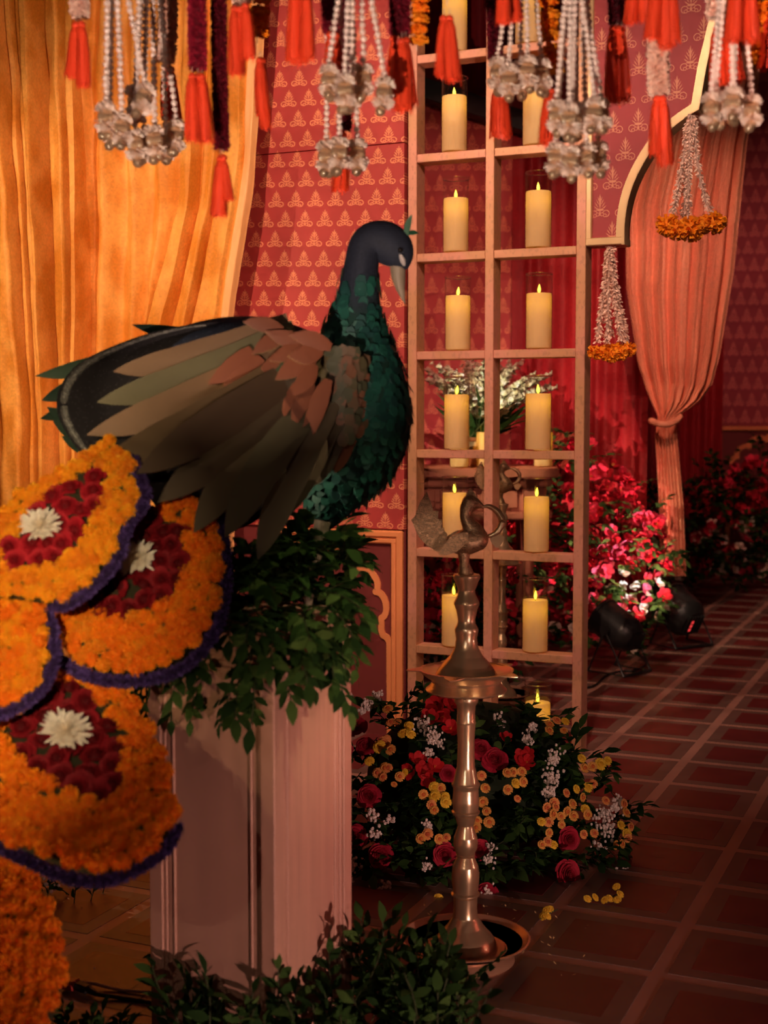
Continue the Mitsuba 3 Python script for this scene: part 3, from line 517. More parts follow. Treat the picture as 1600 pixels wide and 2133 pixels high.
pl = thing('hanging_rail', 'slim poles overhead that carry the garlands', 'pole')
for y in (2.05, 2.14, 2.22, 2.32, 2.44, 2.52): obj('pole', tube([[-.9, y, ZTOP + .008], [1.0, y, ZTOP + .008]], .010, 8), 'm_blackmetal', pl)
# ------------------------------------------------------------------ pedestal
scene['m_plinth'] = principled(mikit.proc(lambda p, n, uv: mikit.mix(mi.Color3f(.46, .235, .175), mi.Color3f(.54, .30, .20), mikit.fbm(p.x * 8 + p.y * 6, p.z * 1.4)) * (.93 + .14 * mikit.noise(p.x * 90 + p.y * 90, p.z * 6))), .5)
PW, PA, PH = .275, math.radians(28), .785
pc = fl(575, 2228); pL, pR = np.array([-math.cos(PA), math.sin(PA), 0]), np.array([math.sin(PA), math.cos(PA), 0])
PM = np.eye(4); PM[:3, 0] = -pL; PM[:3, 1] = pR; PM[:3, 3] = pc + PW / 2 * (pL + pR); PM[2, 3] = 0      # local: front face at y = -PW/2, right face at x = +PW/2
def pbox(*a): m = box(*a); m.apply_transform(PM); return m
ped = thing('pedestal', 'square panelled pink pedestal under the foliage and the peacock', 'pedestal')
h = PW / 2
obj('core', pbox(-h + .008, h - .008, -h + .008, h - .008, 0, PH, .001), 'm_plinth', ped)
obj('top_slab', pbox(-h - .004, h + .004, -h - .004, h + .004, PH - .016, PH + .004, .003), 'm_plinth', ped)
for face in range(4):
    R4 = np.eye(4); R4[:3, :3] = rz(face * math.pi / 2)
    def side(*a): m = box(*a); m.apply_transform(PM @ R4); return m
    y0, y1 = -h, -h + .010
    f = obj('panel_frame', cat([side(-h, -h + .030, y0, y1, 0, PH - .016), side(h - .030, h, y0, y1, 0, PH - .016), side(-h, h, y0, y1, PH - .055, PH - .016), side(-h, h, y0, y1, 0, .05)]), 'm_plinth', ped)
    mo = []
    for k, (a, b, d) in enumerate(((.030, .038, .006), (.038, .050, .0035), (.050, .056, .0055))):
        mo += [side(-h + a, -h + b, -h + .010 - d, y1 + .002, .05, PH - .055, .002), side(h - b, h - a, -h + .010 - d, y1 + .002, .05, PH - .055, .002), side(-h + a, h - a, -h + .010 - d, y1 + .002, PH - .055 - (b - .030), PH - .055 - (a - .030), .002)]
    obj('moulding', cat(mo), 'm_plinth', f)
# ------------------------------------------------------------------ the foam peacock
YB = 2.56; SB = YB / FPX
def B(x, y, d=0.0): return at(x, y, YB + d)
def loft(st, n, sides=40, ends=True):     # stations (x px, y px, half-width px, half-depth m)
    st = spline(np.array([[*B(a, b), c * SB, d] for a, b, c, d in st]), n); p = st[:, :3]; t = np.gradient(p, axis=0); t[:, 1] = 0; t /= np.linalg.norm(t, axis=1, keepdims=True)
    s = np.stack([t[:, 2], 0 * t[:, 0], -t[:, 0]], 1); th = np.arange(sides) * 2 * math.pi / sides
    ring = lambda th: p[:, None] + s[:, None] * (st[:, 3, None] * np.cos(th))[..., None] + np.array([0, -1.0, 0]) * (st[:, 4, None] * np.sin(th))[..., None]
    v = ring(th).reshape(-1, 3); i, j = np.meshgrid(np.arange(n - 1), np.arange(sides), indexing='ij')
    q = np.stack([i * sides + j, i * sides + (j + 1) % sides, (i + 1) * sides + (j + 1) % sides, (i + 1) * sides + j], -1).reshape(-1, 4); f = np.vstack([q[:, [0, 1, 2]], q[:, [0, 2, 3]]])
    v = np.vstack([v, p[0], p[-1]]); k = n * sides; j = np.arange(sides)
    f = np.vstack([f, np.stack([(j + 1) % sides, j, np.full(sides, k)], 1), np.stack([k - sides + j, k - sides + (j + 1) % sides, np.full(sides, k + 1)], 1)])
    return tm(v, f), st, s
glit = lambda base, sp, k: mikit.proc(lambda p, n, uv: mi.Color3f(*base) * (.8 + .4 * mikit.noise(p.x * 300, p.y * 300, p.z * 300)) + mi.Color3f(*sp) * dr.select(mikit.cell_rand(p.x * 700, p.y * 700, p.z * 700) > k, 1.0, 0.0))
scene['m_navyfelt'] = principled(glit((.018, .025, .050), (.10, .13, .22), .985), .75, sheen=.25)
scene['m_greenfelt'] = principled(glit((.006, .030, .024), (.03, .08, .07), .99), .7, sheen=.2)
scene['m_neckfelt'] = principled(mikit.proc(lambda p, n, uv: mikit.mix(mi.Color3f(.008, .040, .030), mi.Color3f(.012, .016, .030), mikit.smoothstep(1.33, 1.40, p.z + .03 * mikit.noise(p.x * 40, p.y * 40, p.z * 40))) * (.8 + .4 * mikit.noise(p.x * 300, p.y * 300, p.z * 300))), .75, sheen=.2)
scene['m_blackfelt'] = principled(glit((.014, .011, .013), (.06, .05, .06), .98), .8)
scene['m_glitter'] = principled(glit((.10, .095, .085), (.5, .48, .42), .86), .5)
scene['m_foam'] = principled(VC, .55, specular=.3)
pk = thing('peacock', 'large dark green and blue foam peacock with bronze wing on the pedestal', 'peacock')
neck_st = [(690, 1100, 26, .035), (680, 1062, 42, .05), (695, 1015, 76, .085), (720, 960, 100, .11), (741, 900, 111, .125), (748, 835, 106, .125), (744, 770, 93, .108), (741, 715, 78, .088), (742, 670, 60, .066), (746, 625, 46, .052), (750, 580, 39, .044), (755, 540, 35, .040), (770, 506, 38, .038), (800, 503, 42, .038), (824, 524, 40, .034), (836, 546, 26, .024), (840, 562, 8, .008)]
nm, nst, ns = loft(neck_st, 110, 44); obj('neck_and_breast', nm, 'm_neckfelt', pk, smooth=True)
body_st = [(735, 830, 40, .04), (700, 820, 90, .09), (640, 812, 120, .13), (560, 806, 141, .14), (480, 808, 146, .13), (400, 822, 140, .10), (330, 835, 120, .06), (280, 850, 90, .03)]
bm, _, _ = loft(body_st, 50, 40); obj('body', bm, 'm_navyfelt', pk, smooth=True)
# overlapping green scales on neck and breast
sc_base = [blades([[0, 0, 0]], [[1, 0, 0]], [[0, 0, 1]], 1.0, .42, c, ((0, .5), (.42, 1.0), (.72, .92), (.92, .55), (1, .18)), -.10, -.18, 0) for c in ((.010, .072, .052), (.008, .056, .044), (.013, .090, .064), (.009, .048, .044))]
SCALES = []
for v, f, c in sc_base:
    k = len(v); v2 = v - [0, 0, .09]; F = np.vstack([f, f[:, ::-1] + k]); rim = [0, 2, 4, 6, 8, 9, 7, 5, 3, 1]; side = [(rim[i], rim[(i + 1) % 10]) for i in range(10)]
    F = np.vstack([F, [(a, b, b + k) for a, b in side], [(a, b + k, a + k) for a, b in side]]); SCALES.append(vply((np.vstack([v, v2]), F, np.vstack([c, c])), 'm_foam'))
pos = []; sl = np.concatenate([[0], np.cumsum(np.linalg.norm(np.diff(nst[:, :3], axis=0), axis=1))]); total = sl[-1]
s_at = .035; row = 0
while s_at < total - .135:
    st = np.array([np.interp(s_at, sl, nst[:, k]) for k in range(5)]); i = int(np.interp(s_at, sl, np.arange(len(sl)))); t = nst[min(i + 1, 109), :3] - nst[i, :3]; t[1] = 0; t /= np.linalg.norm(t); sd = ns[i]
    frac = s_at / total; size = .0225 if frac < .6 else .0225 + .010 * (frac - .6) / .4
    per = 2 * math.pi * math.sqrt((st[3] ** 2 + st[4] ** 2) / 2); n = int(per / (size * .74))
    for j in range(n):
        th = (j + .5 * (row % 2)) * 2 * math.pi / n + rnd.gauss(0, .09)
        if s_at > total - .25 and rnd.random() < .25 + (s_at - total + .25) * 5.5: continue
        p = st[:3] + sd * st[3] * math.cos(th) + np.array([0, -1, 0]) * st[4] * math.sin(th); nn = sd * math.cos(th) / st[3] + np.array([0, -1, 0]) * math.sin(th) / st[4]; nn /= np.linalg.norm(nn)
        d = -t + nn * .20 + .17 * rng.standard_normal(3); pos.append((math.sin(th), p + nn * .002 + t * size * .5, d, nn, size * rnd.uniform(.9, 1.15)))
    s_at += size * .50; row += 1
pos.sort(key=lambda q: -q[0]); rest = []
for k, (w_, p, d, nn, size) in enumerate(pos):
    d = d / np.linalg.norm(d); z = nn - d * (nn @ d); z /= np.linalg.norm(z); M = mat4(np.stack([d, np.cross(z, d), z], 1), p, size)
    if k < 300: put('breast_scale', SCALES[rnd.randrange(4)], M, pk)
    elif w_ > -.75: v, f, c = sc_base[k % 4]; rest.append((v @ M[:3, :3].T + p, f, c))
print('scales', len(pos)); tag(obj('scale_rest', vply(merge(rest), 'm_foam'), None, pk), kind='stuff')
# beak, eye, cheek, crest
bk = lambda pts, d: tube([B(*p, d) for p in pts[0]], np.array(pts[1]) * SB, 12)
scene['m_beak'] = principled((.22, .17, .12), .55); scene['m_cheek'] = principled((.45, .40, .38), .7); scene['m_eye'] = {'type': 'principled', 'base_color': rgb(.01, .008, .008), 'roughness': .12}
obj('beak', bk((((828, 548), (830, 575), (834, 600), (840, 622), (844, 632)), (17, 15, 10, 4, 1)), .0), 'm_beak', pk, smooth=50, label='grey felt beak pointing down')
obj('cheek_patch', tube([B(834, 530, -.034), B(839, 542, -.028), B(842, 552, -.020)], np.array([3, 6, 3]) * SB, 10), 'm_cheek', pk, smooth=True, label='pale cheek patch below the eye')
e = trimesh.creation.icosphere(2, 5.5 * SB); e.apply_translation(B(834, 521, -.033)); obj('eye', e, 'm_eye', pk, smooth=True)
def feather(b, tip, hw, col, edge, thick=.0028, bend=0.0, nor=(0, -1, 0), cup=.10, sag=0.0, rows=12, shape=((0, .42), (.15, .78), (.50, 1), (.76, .88), (.89, .56), (.96, .26), (1, .02)), tipcol=None):
    b, tip = np.asarray(b, float), np.asarray(tip, float); L = np.linalg.norm(tip - b); d = (tip - b) / L; nor = np.asarray(nor, float); nor = nor - d * (nor @ d); nor /= np.linalg.norm(nor); sd = np.cross(nor, d)
    t = np.linspace(0, 1, rows); w = np.interp(t, *zip(*shape)) * hw; u = np.linspace(-1, 1, 5)
    mid = b + d * (L * t)[:, None] + sd * (bend * L * 4 * t * (1 - t))[:, None] + nor * (sag * L * 4 * t * (1 - t))[:, None]
    top = mid[:, None] + sd * (w[:, None] * u)[..., None] - nor * (cup * w[:, None] * u ** 2)[..., None]; bot = top - nor * thick
    i, j = np.meshgrid(np.arange(rows - 1), np.arange(4), indexing='ij'); q = np.stack([i * 5 + j, i * 5 + j + 1, (i + 1) * 5 + j + 1, (i + 1) * 5 + j], -1).reshape(-1, 4); f = np.vstack([q[:, [0, 1, 2]], q[:, [0, 2, 3]]])
    col = np.asarray(col, float); tc = col if tipcol is None else np.asarray(tipcol); cc = (col * .75 + tc * .25) * np.ones((rows, 5, 1)); rim_i = np.array([k * 5 for k in range(rows)] + [(rows - 1) * 5 + k for k in range(1, 5)] + [k * 5 + 4 for k in range(rows - 2, -1, -1)])
    A, Bt = top.reshape(-1, 3)[rim_i], bot.reshape(-1, 3)[rim_i]; m = len(rim_i); sf = np.array([(k, k + 1, k + 1 + m) for k in range(m - 1)] + [(k, k + 1 + m, k + m) for k in range(m - 1)])
    return merge([(top.reshape(-1, 3), f, cc.reshape(-1, 3)), (bot.reshape(-1, 3), f[:, ::-1], cc.reshape(-1, 3) * .8), (np.vstack([A, Bt]), sf, np.asarray(edge, float))])
GREENF, RUST, OLIVE, BRONZE, EDGE = (.016, .045, .028), (.150, .042, .018), (.080, .062, .026), (.120, .066, .032), (.48, .38, .16)
LEAFSH = ((0, .35), (.25, .85), (.5, 1), (.75, .72), (.92, .28), (1, .02))
for bx, by, tx, ty, hw, d0, d1, c in ((846, 496, 858, 447, 7, -.012, -.03, (.012, .07, .03)), (848, 492, 852, 455, 6, .01, .02, (.010, .06, .028)), (846, 487, 872, 486, 5, -.01, -.03, (.010, .05, .025))):
    obj('crest_leaf', vply(feather(B(bx, by, d0), B(tx, ty, d1), hw * SB, c, c, .0012, .06, shape=LEAFSH), 'm_foam', True), None, pk)
# tail: black felt fan with a glitter edge, green foam leaves behind it
fan = [(520, 676), (430, 678), (330, 696), (230, 732), (165, 772), (139, 812), (134, 852), (148, 892), (170, 926), (192, 950), (225, 962), (330, 930), (480, 900)]
fs = spline(np.array([B(x, y) for x, y in fan]), 60); poly = Polygon(np.stack([fs[:, 0], fs[:, 2]], 1)).buffer(0)
M = np.array([[1, 0, 0, 0], [0, 0, -1, YB - .035], [0, 1, 0, 0], [0, 0, 0, 1.0]]); obj('tail_fan', extrude(poly, .030, M, .006), 'm_blackfelt', pk)
rimp = spline(np.array([B(x, y, -.062) for x, y in fan[1:10]]), 50); obj('fan_edge', tube(rimp, np.interp(np.linspace(0, 1, 50), [0, .3, .6, .9, 1], [3, 5, 9, 8, 4]) * SB, 10), 'm_glitter', pk, smooth=True, label='grey glitter edge of the tail fan')
for bx, by, tx, ty, hw, c in ((405, 690, 275, 676, 13, (.010, .036, .022)), (235, 738, 74, 783, 17, (.055, .115, .062)), (172, 790, 87, 834, 17, (.020, .052, .030)), (160, 842, 84, 872, 13, (.014, .038, .020)), (190, 892, 98, 848, 17, (.016, .045, .024)), (196, 926, 108, 872, 14, (.020, .048, .026)), (210, 948, 128, 908, 13, (.022, .050, .028))):
    obj('tail_leaf', vply(feather(B(bx, by, .012), B(tx, ty, -.02), hw * SB, c, np.array(c) * 2.4, .0022, .05, shape=LEAFSH), 'm_foam', True), None, pk)
und = [(200, 955), (330, 880), (480, 860), (580, 960), (560, 1060), (500, 1100), (420, 1096), (340, 1070), (296, 1010), (240, 985)]
us = spline(np.array([B(x, y) for x, y in und]), 60); M = np.array([[1, 0, 0, 0], [0, 0, -1, YB + .05], [0, 1, 0, 0], [0, 0, 0, 1.0]]); obj('under_tail', extrude(Polygon(np.stack([us[:, 0], us[:, 2]], 1)).buffer(0), .07, M, .012), 'm_blackfelt', pk)
# wing
wing = obj('wing', vply(feather(B(752, 800, -.120), B(520, 800, -.125), 80 * SB, OLIVE, OLIVE, .012, -.02, cup=.2), 'm_foam', True), None, pk)
prim = [(236, 774, 600, 664, 27, BRONZE), (202, 838, 612, 680, 30, OLIVE), (181, 906, 620, 705, 33, BRONZE), (204, 968, 632, 735, 36, (.125, .078, .038)), (286, 986, 640, 755, 36, (.085, .055, .032)), (330, 1046, 645, 780, 36, (.085, .060, .036)), (404, 1109, 652, 800, 36, (.100, .066, .036)), (470, 1118, 668, 820, 34, (.075, .058, .034)), (537, 1166, 700, 830, 30, (.085, .066, .040)), (596, 1076, 715, 835, 30, (.085, .062, .036)), (655, 1012, 728, 845, 26, (.080, .060, .036)), (698, 986, 752, 850, 20, RUST)]
for k, (tx, ty, bx, by, hw, c) in enumerate(prim):
    d0, d1 = -.128 - .0022 * (k % 3) - .0016 * k * (k < 9), (-.15, -.17, -.20, -.325, -.345, -.30, -.30, -.31, -.27, -.17, -.13, -.12)[k]
    g2 = (.075, .085, .050) if k in (1, 6, 7) else np.array(c) * 1.05
    obj('wing_feather', vply(feather(B(bx, by, d0), B(tx, ty, d1), hw * SB * 1.04, c, np.array(c) * 1.5, .003, (.045 if k < 4 else -.03 if k > 5 else .01), cup=.08, sag=.025, rows=16, tipcol=g2), 'm_foam', True), None, wing)
cov = [(433, 800, 525, 728, 20, 0), (457, 840, 545, 745, 18, 0), (466, 872, 560, 772, 19, 0), (497, 902, 572, 815, 17, 2), (534, 936, 585, 842, 17, 2), (525, 737, 596, 698, 15, 0), (531, 785, 592, 728, 12, 0), (548, 815, 606, 748, 13, 1), (565, 842, 626, 770, 13, 2), (506, 670, 590, 690, 15, 0), (553, 690, 642, 712, 16, 0), (602, 697, 690, 724, 16, 0), (561, 751, 632, 712, 16, 0), (574, 791, 655, 748, 19, 0), (600, 742, 672, 728, 19, 0),
       (589, 874, 628, 790, 11, 0), (608, 826, 655, 758, 17, 0), (610, 893, 650, 800, 15, 0), (631, 890, 668, 808, 11, 0), (653, 906, 684, 790, 17, 0)]
for k, (tx, ty, bx, by, hw, c) in enumerate(cov):
    c = (RUST, (.035, .052, .022), (.060, .042, .024))[c]; obj('covert_feather', vply(feather(B(bx, by, -.162 - .0007 * k), B(tx, ty, -.176 - .0007 * k), hw * SB * 1.05, np.array(c) * rnd.uniform(.85, 1.15), EDGE if k < 15 else np.array(c) * .7, .0035, .05 * (-1) ** k, cup=.05, sag=.02, shape=((0, .45), (.2, .85), (.45, 1), (.68, .80), (.86, .42), (1, .03))), 'm_foam', True), None, wing)
MOTT = [vply((lambda b: (np.vstack([b[0], b[0] - [0, 0, .08]]), np.vstack([b[1], b[1][:, ::-1] + len(b[0])]), np.vstack([b[2]] * 2)))(blades([[0, 0, 0]], [[1, 0, 0]], [[0, 0, 1]], 1, .42, c, ((0, .6), (.5, 1), (.85, .7), (1, .3)), -.1, -.15, 0)), 'm_foam') for c in ((.125, .048, .022), (.060, .050, .022), (.090, .052, .026), (.045, .046, .022))]
for r in range(11):
    for q in range(7):
        x, y = 690 + q * 14 + rnd.uniform(-4, 4) + (r % 2) * 7, 722 + r * 18 + rnd.uniform(-4, 4); ex = ((x - 722) / 55) ** 2 + ((y - 808) / 105) ** 2
        if ex > 1.05 or (q < 2 and r > 7): continue
        p = B(x, y, -.150 + .045 * max(0, (x - 722) / 55) ** 2); d = np.array([-.25 + rnd.gauss(0, .25), -.08, -1.0]); d /= np.linalg.norm(d); nn = np.array([.5 * (x - 722) / 55 + .1, -1, .1]); nn = nn - d * (nn @ d); nn /= np.linalg.norm(nn)
        put('shoulder_scale', MOTT[rnd.randrange(4)], mat4(np.stack([d, np.cross(nn, d), nn], 1), p, rnd.uniform(24, 30) * SB), wing)
for x in (-.05, .035):
    f0 = B(672, 1085, x); obj('leg', tube([f0, [f0[0] - .02, f0[1], .86], [f0[0] - .03, f0[1], PH + .004]], [.016, .009, .008], 10), 'm_beak', pk, smooth=True)
# ------------------------------------------------------------------ tail eyes of marigolds, roses and chrysanthemums, cascading to the left
ROSE_R = [vply(rose((.20, .004, .008), (.42, .012, .022), 18, i)) for i in range(3)]
ROSE_D = [vply(rose((.12, .003, .006), (.26, .008, .014), 18, i + 5)) for i in range(3)]
MUM = [vply(mum((.86, .78, .66), 120, i)) for i in range(3)]
scene['m_board'] = principled((.030, .028, .010), .8)
from shapely.geometry import Point
def pack(poly, r, g, tries=9000):
    x0, y0, x1, y1 = poly.bounds; out = []
    for _ in range(tries):
        q = (x0 + (x1 - x0) * g.random(), y0 + (y1 - y0) * g.random())
        if all((q[0] - a) ** 2 + (q[1] - b) ** 2 > (1.22 * r) ** 2 for a, b in out) and poly.contains(Point(q)): out.append(q)
    return out
def tail_eye(label, outer, inner, mumc, trimline, yt, y0, yb, y1, r, rr, rs, seed):
    """outer and inner outline, read at depth running from yt (at picture row y0) to yb (at row y1)."""
    g = np.random.default_rng(seed); h = thing('tail_eye', label, 'flower panel')
    dep = lambda y: yt + (yb - yt) * (y - y0) / (y1 - y0)
    Q = lambda x, y: at(x, y, dep(y)); a, b, c = Q(100, y0), Q(200, y0), Q(100, y1); nor = np.cross(b - a, c - a); nor /= np.linalg.norm(nor); nor *= -1 if nor[1] > 0 else 1
    s = np.linalg.norm(Q(101, (y0 + y1) / 2) - Q(100, (y0 + y1) / 2)); po = Polygon(outer).buffer(0); pi = Polygon(inner).buffer(0) if inner else None; fr = po.buffer(60).intersection(Polygon([(-170, 800), (700, 800), (700, 2260), (-170, 2260)]))
    pb = po.buffer(-r * .4).simplify(2); ring = np.array((pb if pb.geom_type == 'Polygon' else max(pb.geoms, key=lambda q: q.area)).exterior.coords)[:-1]; top = np.array([Q(x, y) for x, y in ring]); sol = extrude(Polygon(ring), 1.0); V = sol.vertices
    sol.vertices = np.array([Q(x, y) for x, y in V[:, :2]]) + nor * ((V[:, 2:] - 1) * .03); obj('board', sol, 'm_board', h)
    low = Q(po.centroid.x, min(po.centroid.y, 2000)); x_, y_ = at(8, 1600, 2.22)[0], low[1] + .06; obj('prop', tube([low - nor * .02, [low[0], y_, low[2] - .01], [x_ - .005 * seed, y_, low[2] - .02], [x_ - .02 - .03 * seed, y_, 0]], .008, 8), 'm_black', h)
    zone = po.difference(pi.buffer(r * .15)) if pi else po
    for x, y in pack(zone.buffer(-r * .12), r, g)[:300]:
        if x < -90 or y > 2240: continue
        R = frame(nor + .25 * g.standard_normal(3)); put('marigold', MG[rs[g.integers(len(rs))]], mat4(R @ rz(g.random() * 6), Q(x, y) + nor * s * r * (.45 + .35 * g.random()), s * r * (1.0 + .22 * g.random())), h)
    if pi:
        for x, y in pack(pi.buffer(-rr * .2), rr * .98, g, 4000):
            R = frame(nor + .30 * g.standard_normal(3)); RS = ROSE_R if seed == 1 else ROSE_D
            put('rose', RS[g.integers(3)], mat4(R @ rz(g.random() * 6), Q(x, y) + nor * s * rr * .55, s * rr * (1.05 + .2 * g.random())), h)
        mx, my, mr, ang, st = mumc; M = frame(nor, [math.cos(ang), 0, -math.sin(ang)]); put('chrysanthemum', MUM[seed % 3], mat4(M @ np.diag([st, 1, .8]), Q(mx, my) + nor * s * rr * 1.25, s * mr), h, label='white spiky chrysanthemum')
    p = spline(np.array([Q(x, y) - nor * s * r * .2 for x, y in trimline]), 60); L = np.linalg.norm(np.diff(p, axis=0), axis=1).sum() / s
    tag(obj('statice_edge', vply(fuzz(p, 10 * s, int(L * 4.5), 11 * s, 3.6 * s, (.035, .014, .070), (.11, .060, .26), .2, KITE, seed)), None, h, label='violet statice edging'), kind='stuff')
F1 = [(238, 914), (262, 946), (280, 985), (284, 1040), (270, 1080), (246, 1110), (240, 1142), (222, 1172), (190, 1206), (165, 1238), (130, 1254), (85, 1248), (40, 1238), (-60, 1230), (-120, 1150), (-60, 1090), (0, 1072), (40, 1033), (90, 1006), (150, 972), (200, 932)]
I1 = [(205, 972), (220, 982), (218, 1030), (198, 1078), (180, 1112), (168, 1134), (130, 1168), (60, 1192), (28, 1182), (14, 1145), (46, 1108), (86, 1048), (128, 1016), (170, 994)]
tail_eye('uppermost marigold tail eye with bright red roses, below the bronze wing tips', F1, I1, (92, 1110, 42, .25, 1.12), [(276, 950), (294, 1000), (300, 1045), (268, 1092), (254, 1138), (236, 1178), (198, 1216), (160, 1248), (110, 1262)], 2.26, 920, 2.10, 1250, 14.5, 25, (1, 1, 1, 3), 1)
F2 = [(345, 1058), (385, 1046), (445, 1062), (455, 1120), (459, 1180), (453, 1260), (430, 1312), (390, 1362), (330, 1392), (270, 1402), (200, 1392), (150, 1368), (118, 1332), (124, 1290), (150, 1262), (180, 1220), (230, 1150), (290, 1080)]
I2 = [(300, 1070), (345, 1082), (376, 1100), (386, 1150), (378, 1215), (350, 1252), (300, 1282), (250, 1288), (190, 1270), (162, 1242), (175, 1210), (215, 1180), (245, 1130), (275, 1090)]
tail_eye('middle marigold tail eye with dark roses, partly under the uppermost one', F2, I2, (290, 1180, 45, 0, 1.0), [(458, 1070), (468, 1130), (471, 1190), (464, 1268), (438, 1330), (392, 1382), (330, 1410), (265, 1418), (195, 1410), (140, 1384), (106, 1345), (102, 1300), (86, 1252)], 2.34, 1060, 2.16, 1400, 14.5, 25, (0, 2, 0, 2, 3), 2)
F3 = [(-150, 1160), (-60, 1190), (20, 1222), (60, 1240), (86, 1270), (103, 1312), (101, 1362), (86, 1410), (60, 1442), (30, 1458), (0, 1476), (-100, 1500), (-170, 1350)]
tail_eye('marigold tail eye cut by the left edge, showing only orange blossoms', F3, None, None, [(74, 1244), (100, 1280), (112, 1330), (108, 1390), (78, 1442), (36, 1472), (-10, 1492), (-90, 1510)], 2.20, 1160, 2.04, 1480, 15, 25, (0, 1, 2, 3), 3)
F4 = [(105, 1398), (170, 1410), (235, 1428), (266, 1440), (292, 1490), (312, 1535), (341, 1600), (363, 1660), (366, 1700), (350, 1746), (300, 1782), (240, 1818), (180, 1808), (120, 1792), (60, 1767), (0, 1747), (-60, 1722), (-90, 1650), (-60, 1560), (-20, 1520), (20, 1500), (66, 1458)]
I4 = [(95, 1436), (176, 1430), (210, 1473), (245, 1514), (261, 1609), (256, 1652), (214, 1676), (159, 1668), (129, 1642), (83, 1621), (33, 1580), (10, 1539), (31, 1496), (68, 1470)]
tail_eye('large lower marigold tail eye with dark red roses, in front of the pedestal', F4, I4, (145, 1545, 52, .75, 1.2), [(368, 1716), (356, 1752), (318, 1788), (262, 1820), (190, 1834), (110, 1814), (30, 1778), (-40, 1748)], 2.20, 1400, 1.94, 1800, 20, 30, (0, 2, 0, 2, 0), 4)
F5 = [(-80, 1786), (30, 1792), (70, 1816), (93, 1870), (113, 1922), (127, 1980), (132, 2030), (117, 2080), (100, 2140), (60, 2240), (-100, 2250), (-150, 1950)]
tail_eye('lowest marigold tail eye at the bottom left corner', F5, None, None, [(-80, 1776), (20, 1782), (60, 1800)], 2.16, 1790, 1.90, 2240, 19, 30, (0, 2, 0), 5)
# ------------------------------------------------------------------ brass lamp with a peacock finial
def engrave(p, n, uv): return .5 + 0 * p.x
scene['m_brass'] = {'type': 'principled', 'base_color': mikit.proc(lambda p, n, uv: mikit.mix(mi.Color3f(.90, .64, .38), mi.Color3f(.74, .50, .29), mikit.fbm(p.x * 30, p.y * 30, p.z * 30))), 'metallic': .86, 'roughness': .25}
scene['m_engraved'] = {'type': 'bumpmap', 'arbitrary': mikit.proc(lambda p, n, uv: mikit.smoothstep(.35, .65, mikit.noise(p.x * 520, p.y * 520, p.z * 520)) * .0005, 3e-4), 'scale': 1.0, 'bsdf': {'type': 'principled', 'base_color': mikit.proc(lambda p, n, uv: mi.Color3f(.66, .44, .25) * (.60 + .5 * mikit.smoothstep(.3, .6, mikit.noise(p.x * 520, p.y * 520, p.z * 520)))), 'metallic': .9, 'roughness': .34}}
scene['m_brassdish'] = {'type': 'principled', 'base_color': rgb(.62, .33, .20), 'metallic': .5, 'roughness': .28, 'specular': .8}
YL = 2.835; SL = YL / FPX; LX = at(969, 1990, YL)[0]; ZL = lambda y: at(969, y, YL)[2]
